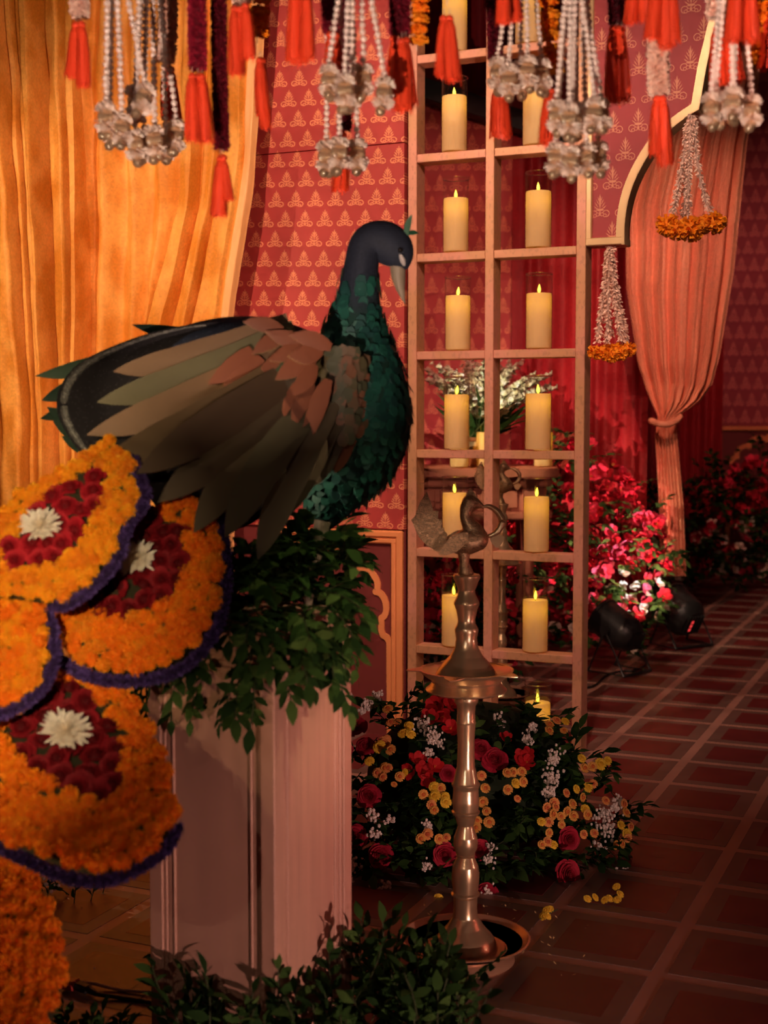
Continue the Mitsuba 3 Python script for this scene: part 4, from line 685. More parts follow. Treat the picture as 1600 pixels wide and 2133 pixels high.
def brass_lamp(label, X, Y, z0, k=1.0, name='brass_lamp'):
    L = thing(name, label, 'lamp'); M = mat4(None, [X, Y, z0], k)
    C5 = lambda rows: [(r * .3094 * SL, ZL(1400 + .3094 * y)) for r, y in rows]; C4 = lambda rows: [(r * .2157 * SL, ZL(1000 + .2157 * y)) for r, y in rows]
    def part(nm, mesh, mat='m_brass', sm=32, par=L): mesh = mesh.copy(); mesh.apply_transform(M); return obj(nm, mesh, mat, par, smooth=sm)
    part('base_dish', lathe([(.0, .006), (.100, .0), (.105, .004), (.098, .012), (.086, .020), (.090, .030), (.112, .040), (.136, .049), (.138, .052), (.134, .0525), (.122, .044), (.112, .035), (.096, .029), (.086, .028), (.084, .030), (.080, .028), (.03, .027), (0, .027)], 72), 'm_brassdish')
    stem = C5([(226, 1862), (225, 1848), (216, 1822), (212, 1815), (198, 1785), (178, 1760), (152, 1735), (134, 1715), (126, 1706), (108, 1675), (92, 1650), (86, 1640), (80, 1590), (82, 1515), (86, 1508), (99, 1496), (99, 1488), (86, 1478), (88, 1462), (94, 1400), (95, 1352), (88, 1306), (86, 1300), (64, 1250), (60, 1240), (66, 1228), (62, 1222), (80, 1180), (84, 1150), (80, 1110), (78, 1106), (58, 1050), (54, 1030), (60, 1018), (74, 968), (88, 958), (97, 944), (97, 936), (86, 928), (92, 880), (93, 862), (90, 852), (86, 790), (87, 778), (97, 760), (97, 750), (86, 738), (66, 650), (62, 640), (58, 560), (57, 455), (58, 446), (64, 346), (68, 340), (64, 332), (60, 270), (64, 225), (80, 200), (83, 180), (78, 155), (60, 140)])
    part('stem', lathe([(0, stem[0][1])] + stem + [(0, stem[-1][1])], 56))
    up = C4([(0, 2062), (120, 2060), (330, 2052), (395, 2030), (398, 2018), (360, 1985), (335, 1950), (345, 1925), (385, 1900), (440, 1860), (460, 1835), (462, 1825), (445, 1822), (400, 1850), (330, 1872), (200, 1880), (0, 1880)])
    part('oil_plate', lathe(up, 72)); zr = up[10][1]; rr = up[10][0]
    for i in range(5):
        a = i * 2 * math.pi / 5 + .62; pts = []
        for t in np.linspace(0, 1, 9): pts.append((rr * .93 + .034 * t, .021 * (1 - t ** 1.6) + .0015))
        o = np.array([(x, y) for x, y in pts] + [(x, -y) for x, y in pts[::-1]]); sp = extrude(Polygon(o), .0022); v = sp.vertices; v[:, 2] += zr - .002 + .10 * np.maximum(0, np.abs(v[:, 1]) - .006) * 1.2; sp.vertices = v; sp.apply_transform(mat4(rz(a))); part('wick_spout', sp)
    cone = C4([(300, 1868), (296, 1862), (255, 1800), (205, 1740), (165, 1700), (160, 1694), (128, 1640), (124, 1632), (110, 1600), (108, 1565), (104, 1556), (103, 1520), (112, 1470), (116, 1450), (112, 1428), (110, 1424), (88, 1385), (84, 1350), (95, 1290), (104, 1250), (106, 1244), (124, 1200), (125, 1185), (118, 1168), (116, 1162), (90, 1110), (80, 1070), (82, 1060), (112, 980), (130, 945), (132, 925), (124, 912), (100, 906)])
    part('upper_stem', lathe([(0, cone[0][1])] + cone + [(0, cone[-1][1])], 56))
    # finial bird, in the plane of the picture
    Bd = lambda x, y, d=0.0: np.array([(x - 628) * .2157 * SL, d, ZL(1000 + .2157 * y)])
    u = .2157 * SL
    bd = thing_part = None
    chain = [((440, 650), 40, .6), ((540, 620), 95, .9), ((640, 590), 132, .95), ((720, 570), 120, .95), ((700, 500), 95, .9), ((640, 420), 66, .95), ((612, 350), 54, 1), ((618, 280), 60, 1), ((655, 222), 80, .85), ((705, 225), 56, .8), ((770, 250), 22, .8)]
    ms = []
    for (p0, r0, w0), (p1, r1, w1) in zip(chain[:-1], chain[1:]):
        sp = [m3.Manifold.sphere(r * u, 24).scale([1, w, 1]).translate(Bd(*p).tolist()) for p, r, w in ((p0, r0, w0), (p1, r1, w1))]; ms.append(m3.Manifold.batch_hull(sp))
    ped_ = m3.Manifold.batch_hull([m3.Manifold.sphere(62 * u, 20).translate(Bd(600, 720).tolist()), m3.Manifold.sphere(44 * u, 20).translate(Bd(602, 790).tolist())]) + m3.Manifold.batch_hull([m3.Manifold.sphere(44 * u, 20).translate(Bd(602, 790).tolist()), m3.Manifold.sphere(78 * u, 20).scale([1, 1, .3]).translate(Bd(622, 905).tolist())])
    bm_ = m3.Manifold.batch_boolean(ms + [ped_], m3.OpType.Add).refine_to_length(.006).to_mesh(); tmh = trimesh.Trimesh(bm_.vert_properties[:, :3], bm_.tri_verts); trimesh.smoothing.filter_taubin(tmh, iterations=8)
    key = part('finial_bird', tmh, 'm_engraved', True)
    def plate(pts, th, d=0.0, M2=None):
        q = np.array([Bd(x, y)[[0, 2]] for x, y in pts]); m = extrude(Polygon(q).buffer(0), th, np.array([[1, 0, 0, 0], [0, 0, -1, d + th / 2], [0, 1, 0, 0], [0, 0, 0, 1.0]]), th * .25)
        if M2 is not None: m.apply_transform(M2)
        return m
    part('tail', plate([(238, 112), (170, 220), (130, 330), (122, 350), (88, 382), (118, 450), (160, 545), (235, 630), (340, 692), (420, 640), (440, 520), (408, 490), (410, 462), (384, 460), (388, 382), (346, 376), (352, 300), (304, 296), (270, 190)], .006), 'm_engraved', 30, key)
    for sgn in (-1, 1):
        part('wing', plate([(350, 706), (390, 620), (450, 550), (530, 500), (600, 490), (636, 500), (630, 560), (590, 620), (520, 680), (430, 712)], .006, sgn * 138 * u), 'm_engraved', 30, key)
        e = trimesh.creation.torus(13 * u, 5 * u, major_sections=18, minor_sections=6); e.apply_transform(mat4(rx(math.pi / 2), Bd(690, 205, sgn * 50 * u))); part('eye', e, 'm_brass', True, key)
    part('crest', plate([(560, 250), (590, 200), (625, 130), (655, 78), (690, 110), (740, 185), (700, 190), (640, 180), (590, 220)], .006), 'm_engraved', 30, key)
    arc = [(745, 240), (790, 255), (830, 252), (890, 278), (945, 330), (968, 390), (955, 450), (920, 500), (875, 530), (835, 540)]
    sp = spline(np.array([Bd(x, y) for x, y in arc]), 40); w = np.interp(np.linspace(0, 1, 40), [0, .1, .2, .5, .8, 1], [22, 14, 26, 36, 32, 20]) * u
    part('handle', tube(sp, w, 14), 'm_brass', True, key); part('handle_leaf', plate([(880, 520), (930, 520), (998, 552), (970, 610), (935, 656), (905, 650), (870, 610), (850, 570)], .006), 'm_brass', 30, key)
    return L
brass_lamp('tall turned brass oil lamp with a small peacock finial on the floor before the flowers', LX, YL, 0)
# ------------------------------------------------------------------ leaves and sprigs
def leafmesh(col, seed=0, w=.24):
    return blades([[0, 0, 0]], [[1, 0, 0]], [[0, 0, 1]], 1, w, col, ((0, .08), (.18, .55), (.42, 1), (.70, .78), (.88, .35), (1, 0)), -.22, .30, 0)
GREENS = [(.028, .068, .016), (.042, .092, .022), (.066, .125, .030), (.020, .048, .014), (.095, .165, .040)]
LB = [leafmesh(c) for c in GREENS]; LS = [vply(b, 'm_leaf', True) for b in LB]
scene['m_stem'] = principled((.035, .045, .015), .7)
def sprig(p, d, length, nleaf, L, g, droop=.5):
    """(leaf matrices, stem path): leaves in pairs along a drooping stem."""
    d = d / np.linalg.norm(d); path = [p.copy()]; n = 10; q = p.copy(); dd = d.copy(); out = []
    for i in range(n): dd = dd + np.array([0, 0, -droop / n]) + .07 * g.standard_normal(3); dd /= np.linalg.norm(dd); q = q + dd * length / n; path.append(q.copy())
    path = np.array(path)
    for k in range(nleaf):
        t = (.12 + .88 * (k + .5) / nleaf) * n; i = min(int(t), n - 1); b = path[i] + (path[i + 1] - path[i]) * (t - i); tan = path[i + 1] - path[i]; tan /= np.linalg.norm(tan)
        side = np.cross(tan, [0, 0, 1]); side /= np.linalg.norm(side) + 1e-6; s = 1 if k % 2 else -1; ld = tan * (.55 + .3 * g.random()) + side * s * (.7 + .3 * g.random()) + .25 * g.standard_normal(3)
        if k == nleaf - 1: ld = tan
        ld /= np.linalg.norm(ld); nn = np.cross(side, tan) * 1.0 + .45 * g.standard_normal(3); nn = nn - ld * (nn @ ld); nn /= np.linalg.norm(nn)
        if nn[2] < 0: nn = -nn
        out.append(mat4(np.stack([ld, np.cross(nn, ld), nn], 1), b, L * (.7 + .5 * g.random())))
    return out, path
def foliage(h, sprigs, weights, g, keep=300, stems=True):
    leaves = [m for ms, _ in sprigs for m in ms]; score = []
    for m in leaves:
        q = project(m[:3, 3]); vis = 0 if not (-20 < q[0] < 1620 and -20 < q[1] < 2150) else 1
        score.append(vis * 10 - np.linalg.norm(m[:3, 3] - CAM) + .05 * g.random())
    order = np.argsort(score)[::-1]; rest = []
    pick = lambda: int(g.choice(len(GREENS), p=np.array(weights) / sum(weights)))
    for r, i in enumerate(order):
        k = pick()
        if r < keep: put('leaf', LS[k], leaves[i], h)
        else: v, f, c = LB[k]; rest.append((v @ leaves[i][:3, :3].T + leaves[i][:3, 3], f, c))
    if rest: tag(obj('leaf_filler', vply(merge(rest), 'm_leaf', True), None, h), kind='stuff')
    if stems: tag(obj('stems', cat([tube(p, .0014, 5, cap=False) for _, p in sprigs]), 'm_stem', h), kind='stuff')
def mound(center, rad, n, length, nleaf, L, g, zmin=-.3, droop=.5, bias=None):
    out = []
    for d in fib(n, zmin):
        d = d + .2 * g.standard_normal(3); d /= np.linalg.norm(d); p = np.asarray(center) + d * np.asarray(rad)
        if bias is not None and not bias(p): continue
        out.append(sprig(p, d + np.array([0, -.15, .1]), length * (.7 + .6 * g.random()), nleaf, L, g, droop))
    return out
g = np.random.default_rng(21)
PC = PM[:3, 3].copy()
fo1 = thing('foliage', 'mound of dark leafy sprigs spilling over the top of the pedestal', 'foliage')
low = lambda p: project(p)[1] > np.interp(project(p)[0], [300, 480, 600, 690, 780], [1290, 1190, 1120, 1075, 1110])
sp = mound([PC[0] + .02, PC[1] - .03, PH - .01], [.17, .14, .10], 170, .13, 14, .040, g, -.25, 1.0, low)
sp += mound([PC[0] + .135, PC[1] + .02, PH + .04], [.12, .10, .08], 110, .12, 14, .042, g, -.3, .6, low)
sp = [(ms, p) for ms, p in sp if project(p[-1])[0] < 768 + 16 * (len(ms) % 2) and project(p[-1])[1] > np.interp(project(p[-1])[0], [300, 480, 600, 690, 780], [1250, 1150, 1090, 1050, 1080])]
for x, y, d in ((330, 1420, -.03), (372, 1430, -.06), (420, 1430, -.09), (470, 1420, -.11), (520, 1410, -.14), (560, 1400, -.15), (610, 1370, -.08), (660, 1350, -.02), (705, 1350, .05), (450, 1400, -.12), (400, 1410, -.08), (300, 1420, .02), (500, 1440, -.13), (690, 1330, .0)):
    a = at(x, y - 70, 2.56 + d); sp.append(sprig(a, np.array([rnd.uniform(-.4, .4), -.35, -.5]), .13, 11, .035, g, .9))
foliage(fo1, sp, (4, 4, 2.2, 3, 1.0), g)
fo2 = thing('foliage', 'low bed of dark leafy sprigs along the foot of the pedestal', 'foliage')
sp = []
for i in range(120):
    x = 350 + 620 * g.random(); yy = 2010 + 190 * g.random(); p = fl(x, yy + 60); p[2] = 0
    q = project(p + np.array([0, 0, .0])); c = np.linalg.inv(PM) @ np.append(p, 1)
    if abs(c[0]) < h + .01 and abs(c[1]) < h + .01: continue
    if np.hypot(p[0] - LX, p[1] - YL) < .15: continue
    hgt = .10 + .10 * g.random(); sp.append(sprig(p, np.array([.35 * g.standard_normal(), .3 * g.standard_normal(), 1.0]), hgt, 11, .040, g, .35))
for x, y, t in ((690, 2060, .20), (665, 2070, .16), (560, 2120, .17), (600, 2110, .15), (480, 2130, .15), (420, 2140, .14), (740, 2050, .15), (800, 2050, .15), (860, 2060, .14), (390, 2150, .12)):
    p = fl(x, y + 70); c = np.linalg.inv(PM) @ np.append(p, 1)
    if abs(c[0]) < h + .01 and abs(c[1]) < h + .01: p = p + np.array([.03, -.12, 0])
    sp.append(sprig(np.array([p[0], p[1], 0]), np.array([.1 * g.standard_normal(), .1, 1]), t * 1.15, 13, .040, g, .12))
foliage(fo2, sp, (4, 4, .8, 4, .2), g)
fo3 = thing('foliage', 'small clump of dark leaves beside the lowest marigolds at the bottom left', 'foliage')
sp = []
for i in range(26):
    x = 130 + 160 * g.random(); p = fl(x, 2165 + 75 * g.random()); sp.append(sprig(p, np.array([.5 * g.standard_normal(), .3 * g.standard_normal(), .8]), .045 + .03 * g.random(), 8, .030, g, .6))
foliage(fo3, sp, (3, 4, 1, 4, .2), g)
# ------------------------------------------------------------------ floral arrangement behind the lamp, at the foot of the rack
ROSE_A = [vply(rose((.22, .006, .014), (.42, .016, .040), 26, 40 + i)) for i in range(3)]
BTN = [vply(button(a, b, i)) for i, (a, b) in enumerate((((.72, .34, .075), (.56, .13, .03)), ((.74, .30, .09), (.52, .10, .035)), ((.78, .50, .045), (.66, .34, .02))))]
ALS = [vply(bloom((.7, .25, .05), (.46, .012, .016), 6, i)) for i in range(2)]
def cluster(c, r, n, s, g, col=(.78, .66, .58)):      # a spray of tiny white filler blossoms
    v = trimesh.creation.icosphere(0, 1.0); out = []
    for k in range(n): p = c + r * g.standard_normal(3) * [1, .6, 1]; out.append((np.array(v.vertices) * s * (.7 + .6 * g.random()) * [1, 1, 1.25] + p, np.array(v.faces), np.asarray(col) * (.75 + .4 * g.random())))
    return merge(out)
fa = thing('flower_arrangement', 'dense arrangement of red roses, apricot chrysanthemums and white filler at the foot of the rack', 'flower arrangement')
sp = []
def aru(px, py, Y): return at(px, py, Y)
# a low mound: depth grows upward in the picture
def ydep(x, y): return float(np.interp(y, [1450, 1560, 1700, 1850, 1930], [3.85, 3.58, 3.42, 3.30, 3.26])) + .12 * ((x - 960) / 300) ** 2
def surf(x, y, d=0.0): return at(x, y, ydep(x, y) + d)
for i in range(250):
    x, y = 712 + 590 * g.random(), 1465 + 425 * g.random()
    top = np.interp(x, [700, 760, 850, 960, 1060, 1140, 1220, 1300], [1470, 1455, 1470, 1490, 1490, 1500, 1560, 1640]); bot = np.interp(x, [700, 800, 1000, 1200, 1300], [1860, 1890, 1900, 1870, 1740])
    if y < top or y > bot: continue
    p = surf(x, y, .07); p[2] = max(p[2], .02); sp.append(sprig(p, np.array([(x - 980) / 500, -.7, .55]) + .35 * g.standard_normal(3), .095, 8, .044, g, .5))
foliage(fa, sp, (4, 4.5, 1.2, 4, .3), g)
core = trimesh.creation.icosphere(3, 1.0); core.vertices = core.vertices * [.30, .24, .22]; core.apply_translation(at(985, 1720, 3.80) * [1, 1, 0] + np.array([0, .0, .13])); core.vertices[:, 2] = np.maximum(core.vertices[:, 2], .004)
scene['m_moss'] = principled((.012, .022, .008), .9); obj('moss_base', core, 'm_moss', fa, smooth=True)
for x, y, r in ((740, 1513, 27), (762, 1555, 23), (718, 1566, 20), (768, 1658, 27), (739, 1742, 28), (792, 1783, 28), (927, 1780, 27), (999, 1770, 24), (1002, 1560, 25), (1030, 1582, 30), (1186, 1748, 27), (1183, 1822, 33), (1014, 1862, 24), (934, 1612, 20)):
    c = surf(x, y, -.05); s = np.linalg.norm(c - CAM) / FPX; dd = np.array([(x - 970) / 700 + rnd.gauss(0, .12), -1, .35 + rnd.gauss(0, .15) + (.5 if y < 1600 else 0)])
    put('rose', ROSE_A[rnd.randrange(3)], mat4(frame(dd) @ rz(rnd.random() * 6), c, r * s), fa)
btn = [(815, 1505, 9), (808, 1477, 10), (828, 1505, 8), (840, 1528, 10), (852, 1512, 9), (856, 1530, 9), (800, 1548, 12), (814, 1562, 10), (806, 1541, 9), (770, 1586, 9), (791, 1556, 12), (802, 1600, 10), (786, 1610, 9), (808, 1600, 9), (798, 1619, 8), (833, 1618, 9), (844, 1609, 7), (882, 1655, 9), (905, 1640, 10), (919, 1642, 9), (906, 1659, 11), (899, 1677, 9), (905, 1688, 8), (929, 1672, 10), (927, 1660, 9), (877, 1747, 9), (891, 1738, 10), (915, 1748, 9), (930, 1745, 8), (821, 1634, 6),
       (1003, 1616, 9), (1011, 1642, 9), (1006, 1671, 10), (1014, 1690, 8), (1019, 1713, 10), (994, 1710, 9), (993, 1724, 9), (1057, 1610, 9), (1069, 1609, 9), (1087, 1608, 9), (1075, 1632, 9), (1090, 1629, 9), (1058, 1645, 9), (1078, 1664, 7), (1160, 1501, 9), (1178, 1503, 8), (1145, 1509, 9), (1144, 1522, 9), (1175, 1522, 7), (1212, 1580, 8), (1218, 1600, 9), (1234, 1597, 9), (1251, 1592, 11), (1266, 1585, 8), (1201, 1644, 8), (1180, 1652, 8), (1214, 1661, 8), (1236, 1633, 8), (1225, 1640, 9),
       (1139, 1682, 9), (1155, 1672, 9), (1152, 1696, 10), (1158, 1681, 8), (1181, 1690, 9), (1193, 1675, 9), (1169, 1701, 8), (1195, 1700, 9), (1219, 1685, 8), (1224, 1697, 9), (1128, 1712, 8), (1143, 1713, 9), (1144, 1735, 8), (1141, 1754, 9), (1129, 1760, 8), (1153, 1760, 8), (1170, 1718, 7), (1216, 1738, 8), (1238, 1736, 8), (1300, 1675, 9), (1305, 1693, 9), (1294, 1719, 8), (1314, 1722, 8), (1306, 1737, 9), (1308, 1746, 8), (1296, 1758, 8), (1263, 1837, 8), (1262, 1668, 8), (1283, 1760, 8), (914, 1872, 9), (932, 1885, 9), (942, 1883, 8), (724, 1652, 9), (725, 1640, 7)]
for x, y, r in btn:
    c = surf(x, y, -.075); s = np.linalg.norm(c - CAM) / FPX; dd = np.array([(x - 960) / 500 + rnd.gauss(0, .25), -1, .5 + rnd.gauss(0, .25) + (.7 if y < 1540 else 0)])
    kk = 2 if rnd.random() < .22 or y > 1830 else rnd.randrange(2); put('button_chrysanthemum', BTN[kk], mat4(frame(dd), c, r * 1.18 * s), fa)
for x, y, r in ((910, 1468, 22), (925, 1490, 20), (895, 1500, 20), (940, 1470, 20), (940, 1520, 18), (868, 1590, 20), (880, 1610, 20), (858, 1605, 18), (905, 1600, 18), (1085, 1580, 18), (1095, 1590, 17), (895, 1625, 16), (1100, 1570, 14), (1052, 1540, 14), (920, 1450, 18)):
    c = surf(x, y, -.05); s = np.linalg.norm(c - CAM) / FPX; put('alstroemeria', ALS[rnd.randrange(2)], mat4(frame(np.array([rnd.gauss(0, .5), -1, .5 + rnd.gauss(0, .4)])) @ rz(rnd.random() * 6), c, r * 1.25 * s), fa)
wf = []
for x, y, n, r in ((770, 1465, 26, 11), (785, 1450, 18, 8), (757, 1480, 14, 8), (880, 1510, 30, 12), (905, 1540, 34, 13), (890, 1570, 22, 10), (775, 1700, 16, 8), (780, 1735, 16, 9), (812, 1708, 12, 8), (735, 1800, 22, 10), (730, 1840, 14, 8), (790, 1860, 16, 10), (808, 1845, 12, 7), (885, 1805, 18, 8), (1018, 1790, 20, 8), (1022, 1765, 12, 6), (1100, 1540, 22, 9), (1110, 1515, 16, 7), (1155, 1580, 26, 11), (1150, 1620, 34, 13), (1145, 1650, 26, 10), (1040, 1500, 14, 9), (1255, 1700, 30, 13), (1275, 1685, 24, 11), (1265, 1730, 24, 12), (1290, 1665, 14, 8), (1015, 1855, 12, 8), (1250, 1765, 14, 9), (1300, 1815, 8, 7), (890, 1720, 10, 7), (725, 1450, 8, 5)):
    c = surf(x, y, -.06); s = np.linalg.norm(c - CAM) / FPX; wf.append(cluster(c, r * .75 * s, int(n * 1.5), 3.1 * s, g))
tag(obj('white_filler', vply(merge(wf)), None, fa, label='sprays of tiny white filler blossoms'), kind='stuff')
for x, y, lab in ((1137, 1918, 'small cluster of yellow chrysanthemums fallen on the floor right of the brass dish'), (1270, 1882, 'yellow chrysanthemum sprig lying on the floor at the right end of the arrangement')):
    t = thing('fallen_sprig', lab, 'flower'); c = fl(x, y); s = np.linalg.norm(c - CAM) / FPX
    spr = ((-6, 0), (4, 2), (0, -10), (8, -12), (-4, 6)) if x < 1200 else ((-46, 2), (-30, -2), (0, 0), (-10, 8), (16, 6), (22, -8), (14, -22))
    for dx, dy in spr: q = fl(x + dx, y + dy * .4); put('chrysanthemum', BTN[2], mat4(frame(np.array([rnd.gauss(0, .5), -.6, .8])), q + np.array([0, 0, .012 + max(0, -dy) * s * .7]), 8.5 * s), t)
    obj('stalk', tube([fl(x - 10, y - 4, .008), fl(x, y - 12, .014), fl(x + 25, y - 24, .02)], .0014, 6), 'm_stem', t)
pet = []
for i in range(46):
    x, y = (950 + 330 * g.random(), 1905 + 130 * g.random()) if i < 30 else (860 + 220 * g.random(), 1885 + 30 * g.random()); p = fl(x, y); pet.append(blades([p + [0, 0, .0035]], [[g.normal(), g.normal(), .1]], [[0, 0, 1]], .009, .0022, (.72, .50, .24), KITE, .3))
for i in range(10): p = fl(130 + 150 * g.random(), 1850 + 250 * g.random()); pet.append(blades([p + [0, 0, .0035]], [[g.normal(), g.normal(), .1]], [[0, 0, 1]], .007, .002, (.8, .7, .6), KITE, .3))
tag(obj('loose_petals', vply(merge(pet)), None), 'loose petals and crumbs strewn over the floor tiles', 'petals', kind='stuff')
wl = thing('flower_clump', 'small clump of tiny white flowers on the floor behind the lowest marigolds', 'flower clump'); c_ = fl(96, 1862)
foliage(wl, [sprig(c_ + np.array([.05 * g.standard_normal(), .04 * g.standard_normal(), 0]), np.array([.4 * g.standard_normal(), .3 * g.standard_normal(), 1.0]), .07, 7, .024, g, .4) for _ in range(12)], (3, 4, 1, 4, .2), g)
tag(obj('white_filler', vply(cluster(c_ + np.array([.01, -.02, .05]), .024, 34, .0042, g)), None, wl), kind='stuff')
# ------------------------------------------------------------------ cable with a red plug
scene['m_redplastic'] = {'type': 'roughplastic', 'diffuse_reflectance': rgb(.42, .03, .02), 'alpha': .2}; scene['m_whitecable'] = {'type': 'roughplastic', 'diffuse_reflectance': rgb(.62, .5, .42), 'alpha': .25}
cb = thing('power_cable', 'red plug and black connector with a pale cable on the floor at the lower left', 'cable')
A0, A1, A2 = fl(133, 2046, .014), fl(160, 2052, .014), fl(186, 2062, .013)
def rod(a, b, w, hgt, mat, nm): d = (b - a); L = np.linalg.norm(d); m = box(-w / 2, w / 2, -hgt / 2, hgt / 2, 0, L, .003); m.apply_transform(mat4(frame(d, [0, 0, 1]), a)); return obj(nm, m, mat, cb)
rod(A0, A1, .020, .026, 'm_redplastic', 'plug'); rod(A1, A2, .016, .020, 'm_black', 'connector'); obj('strain_relief', tube([A2, fl(196, 2068, .012), fl(206, 2072, .010)], [.008, .006, .004], 10), 'm_black', cb)
obj('pale_cable', tube(spline(np.array([fl(170, 2047, .02), fl(200, 2050, .012), fl(240, 2060, .006), fl(300, 2066, .006), fl(360, 2072, .006)]), 30), .0034, 8), 'm_whitecable', cb, smooth=True); obj('black_cable', tube(spline(np.array([fl(206, 2072, .010), fl(250, 2078, .006), fl(320, 2090, .006)]), 20), .0045, 8), 'm_black', cb, smooth=True)
# ------------------------------------------------------------------ the room behind the lattice and the arch
def X(px, Y): return at(px, 900, Y)[0]
def Z(py, Y): return at(800, py, Y)[2]
scene['m_reddrape'] = principled(velvet((.24, .008, .012), (.34, .012, .016), 3, .8), .6, sheen=.5)
scene['m_peach'] = principled(velvet((.74, .27, .17), (.80, .34, .21), 4, .6), .5, sheen=.4)
scene['m_terracotta'] = principled(mikit.proc(lambda p, n, uv: mi.Color3f(.40, .125, .075) * (.8 + .4 * mikit.fbm(p.x * 10, p.y * 10, p.z * 10))), .45)
def drape(name, label, x0, x1, z0, z1, Y, mat, folds, amp, seed, slant=0.0):
    g = np.random.default_rng(seed); ph = np.cumsum(.5 + g.random(folds + 2)); ph = ph / ph[-1]
    def f(u, v):
        s = np.interp(u, ph, np.arange(folds + 2)); d = amp * (np.cos(s * 2 * math.pi) * (.6 + .4 * meshkit.noise(np.stack([s, v * 2, 0 * s + seed], 1)))) + .02 * meshkit.fbm(np.stack([u * 9, v * 3, 0 * u], 1), 2)
        return np.stack([x0 + (x1 - x0) * u + slant * (1 - v), Y - d, z0 + (z1 - z0) * v], 1)
    t = thing(name, label, 'drape'); obj('cloth', grid(f, folds * 10, 24), mat, t, smooth=True); return t
YW = 7.2; xw0, xw1 = X(560, YW), X(1064, YW)
wb = thing('wall_back', 'red damask wallpapered wall seen through the lattice rack', kind='structure')
obj('paper_panel', box(xw0, xw1, YW, YW + .05, .0, Z(196, YW), .002), 'm_wallpaper_back', wb)
b0, b1 = np.array([X(820, 7.0), 7.06, Z(166, 7.06)]), np.array([X(1190, 7.0), 7.06, Z(290, 7.06)])
bm = thing('beam', 'black sloping beam behind the upper lattice above the red wallpaper', 'beam'); m = box(-.05, .05, -.05, .05, 0, np.linalg.norm(b1 - b0), .004); m.apply_transform(mat4(frame(b1 - b0), b0)); obj('bar', m, 'm_black', bm)
drape('drape', 'dark red cloth filling the top behind the lattice above the black beam', X(560, 7.35), X(1240, 7.35), 1.6, 3.4, 7.35, 'm_reddrape', 9, .03, 5)
drape('drape', 'deep red drape hanging behind the right candle column', X(1062, 7.25), X(1345, 7.25), 0, 3.3, 7.22, 'm_reddrape', 6, .02, 3)
drape('drape', 'dark red drape behind the tied end of the peach curtain', X(1290, 9.85), X(1503, 9.85), 0, 3.8, 9.85, 'm_reddrape', 5, .03, 4)
bk_ = thing('backdrop', 'black cloth behind the golden curtains at the far left', 'drape'); obj('cloth', grid(lambda u, v: np.stack([-3.4 + 3.1 * u, 6.3 + .03 * np.sin(u * 60), 3.4 * v], 1), 90, 4), 'm_black', bk_, smooth=True)
# peach curtain gathered by a tie
Lk = [(-280, 1372), (120, 1362), (260, 1345), (430, 1302), (600, 1304), (760, 1328), (830, 1352), (868, 1370), (900, 1364), (1050, 1372), (1250, 1376)]
Rk = [(-280, 1600), (120, 1590), (300, 1556), (560, 1530), (740, 1500), (800, 1484), (840, 1456), (868, 1408), (900, 1410), (1050, 1424), (1250, 1432)]
def peach(u, v):
    y = -280 + 1480 * v; l, r = np.interp(y, *zip(*Lk)), np.interp(y, *zip(*Rk)); Yp = 6.95; w = (r - l) / 220
    s = u * 7.5; d = .036 * np.minimum(1, w + .25) * (np.sin(s * 2 * math.pi + .8 * np.sin(s * 1.7)) * .6 + .4 * np.sin(s * 3.7 * math.pi + 1)); q = [at(a, b, Yp) for a, b in zip(l + (r - l) * u, y)]
    return np.array(q) + np.stack([0 * u, -d, 0 * u], 1)
pcu = thing('curtain', 'peach curtain gathered by a tie at the right behind the arch', 'curtain'); obj('cloth', grid(peach, 120, 90), 'm_peach', pcu, smooth=True)
tie = spline(np.array([at(x, y, 6.95 + d) for x, y, d in ((1362, 876, .02), (1370, 882, -.07), (1390, 884, -.09), (1412, 874, -.05), (1416, 868, .02))]), 20); obj('tie_band', tube(tie, .016, 8), 'm_peach', pcu, smooth=True)
YF = 10.0; wf_ = thing('wall_far', 'far wall at the right edge with small damask figures over a dark dado', kind='structure'); xf0 = X(1496, YF); zf = Z(888, YF)
scene['m_wallpaper_far'] = principled(damask((.34, .045, .060), (.56, .16, .14), .094, .122, (0, 0, 0), (1, 0, 0), 0.0, 1.6), .65)
obj('paper_panel', box(xf0, xf0 + 4.0, YF, YF + .05, zf, 4.2, .002), 'm_wallpaper_far', wf_); obj('dado', box(xf0, xf0 + 4.0, YF + .01, YF + .05, 0, zf, .002), 'm_dado', wf_)
obj('dado_frame', cat([box(xf0, xf0 + .03, YF - .012, YF + .02, 0, zf, .004), box(xf0, xf0 + 4.0, YF - .012, YF + .02, zf - .03, zf, .004)]), 'm_trim', wf_)
sl_ = scallop(X(1640, YF), Z(884, YF) - .10, Z(1010, YF), (X(1640, YF) - X(1512, YF)) / .9, 4); M = np.array([[1, 0, 0, 0], [0, 0, -1, YF + .012], [0, 1, 0, 0], [0, 0, 0, 1.0]])
obj('scalloped_strip', extrude(sl_.buffer(.016, cap_style=2), .012, M), 'm_trim', wf_)
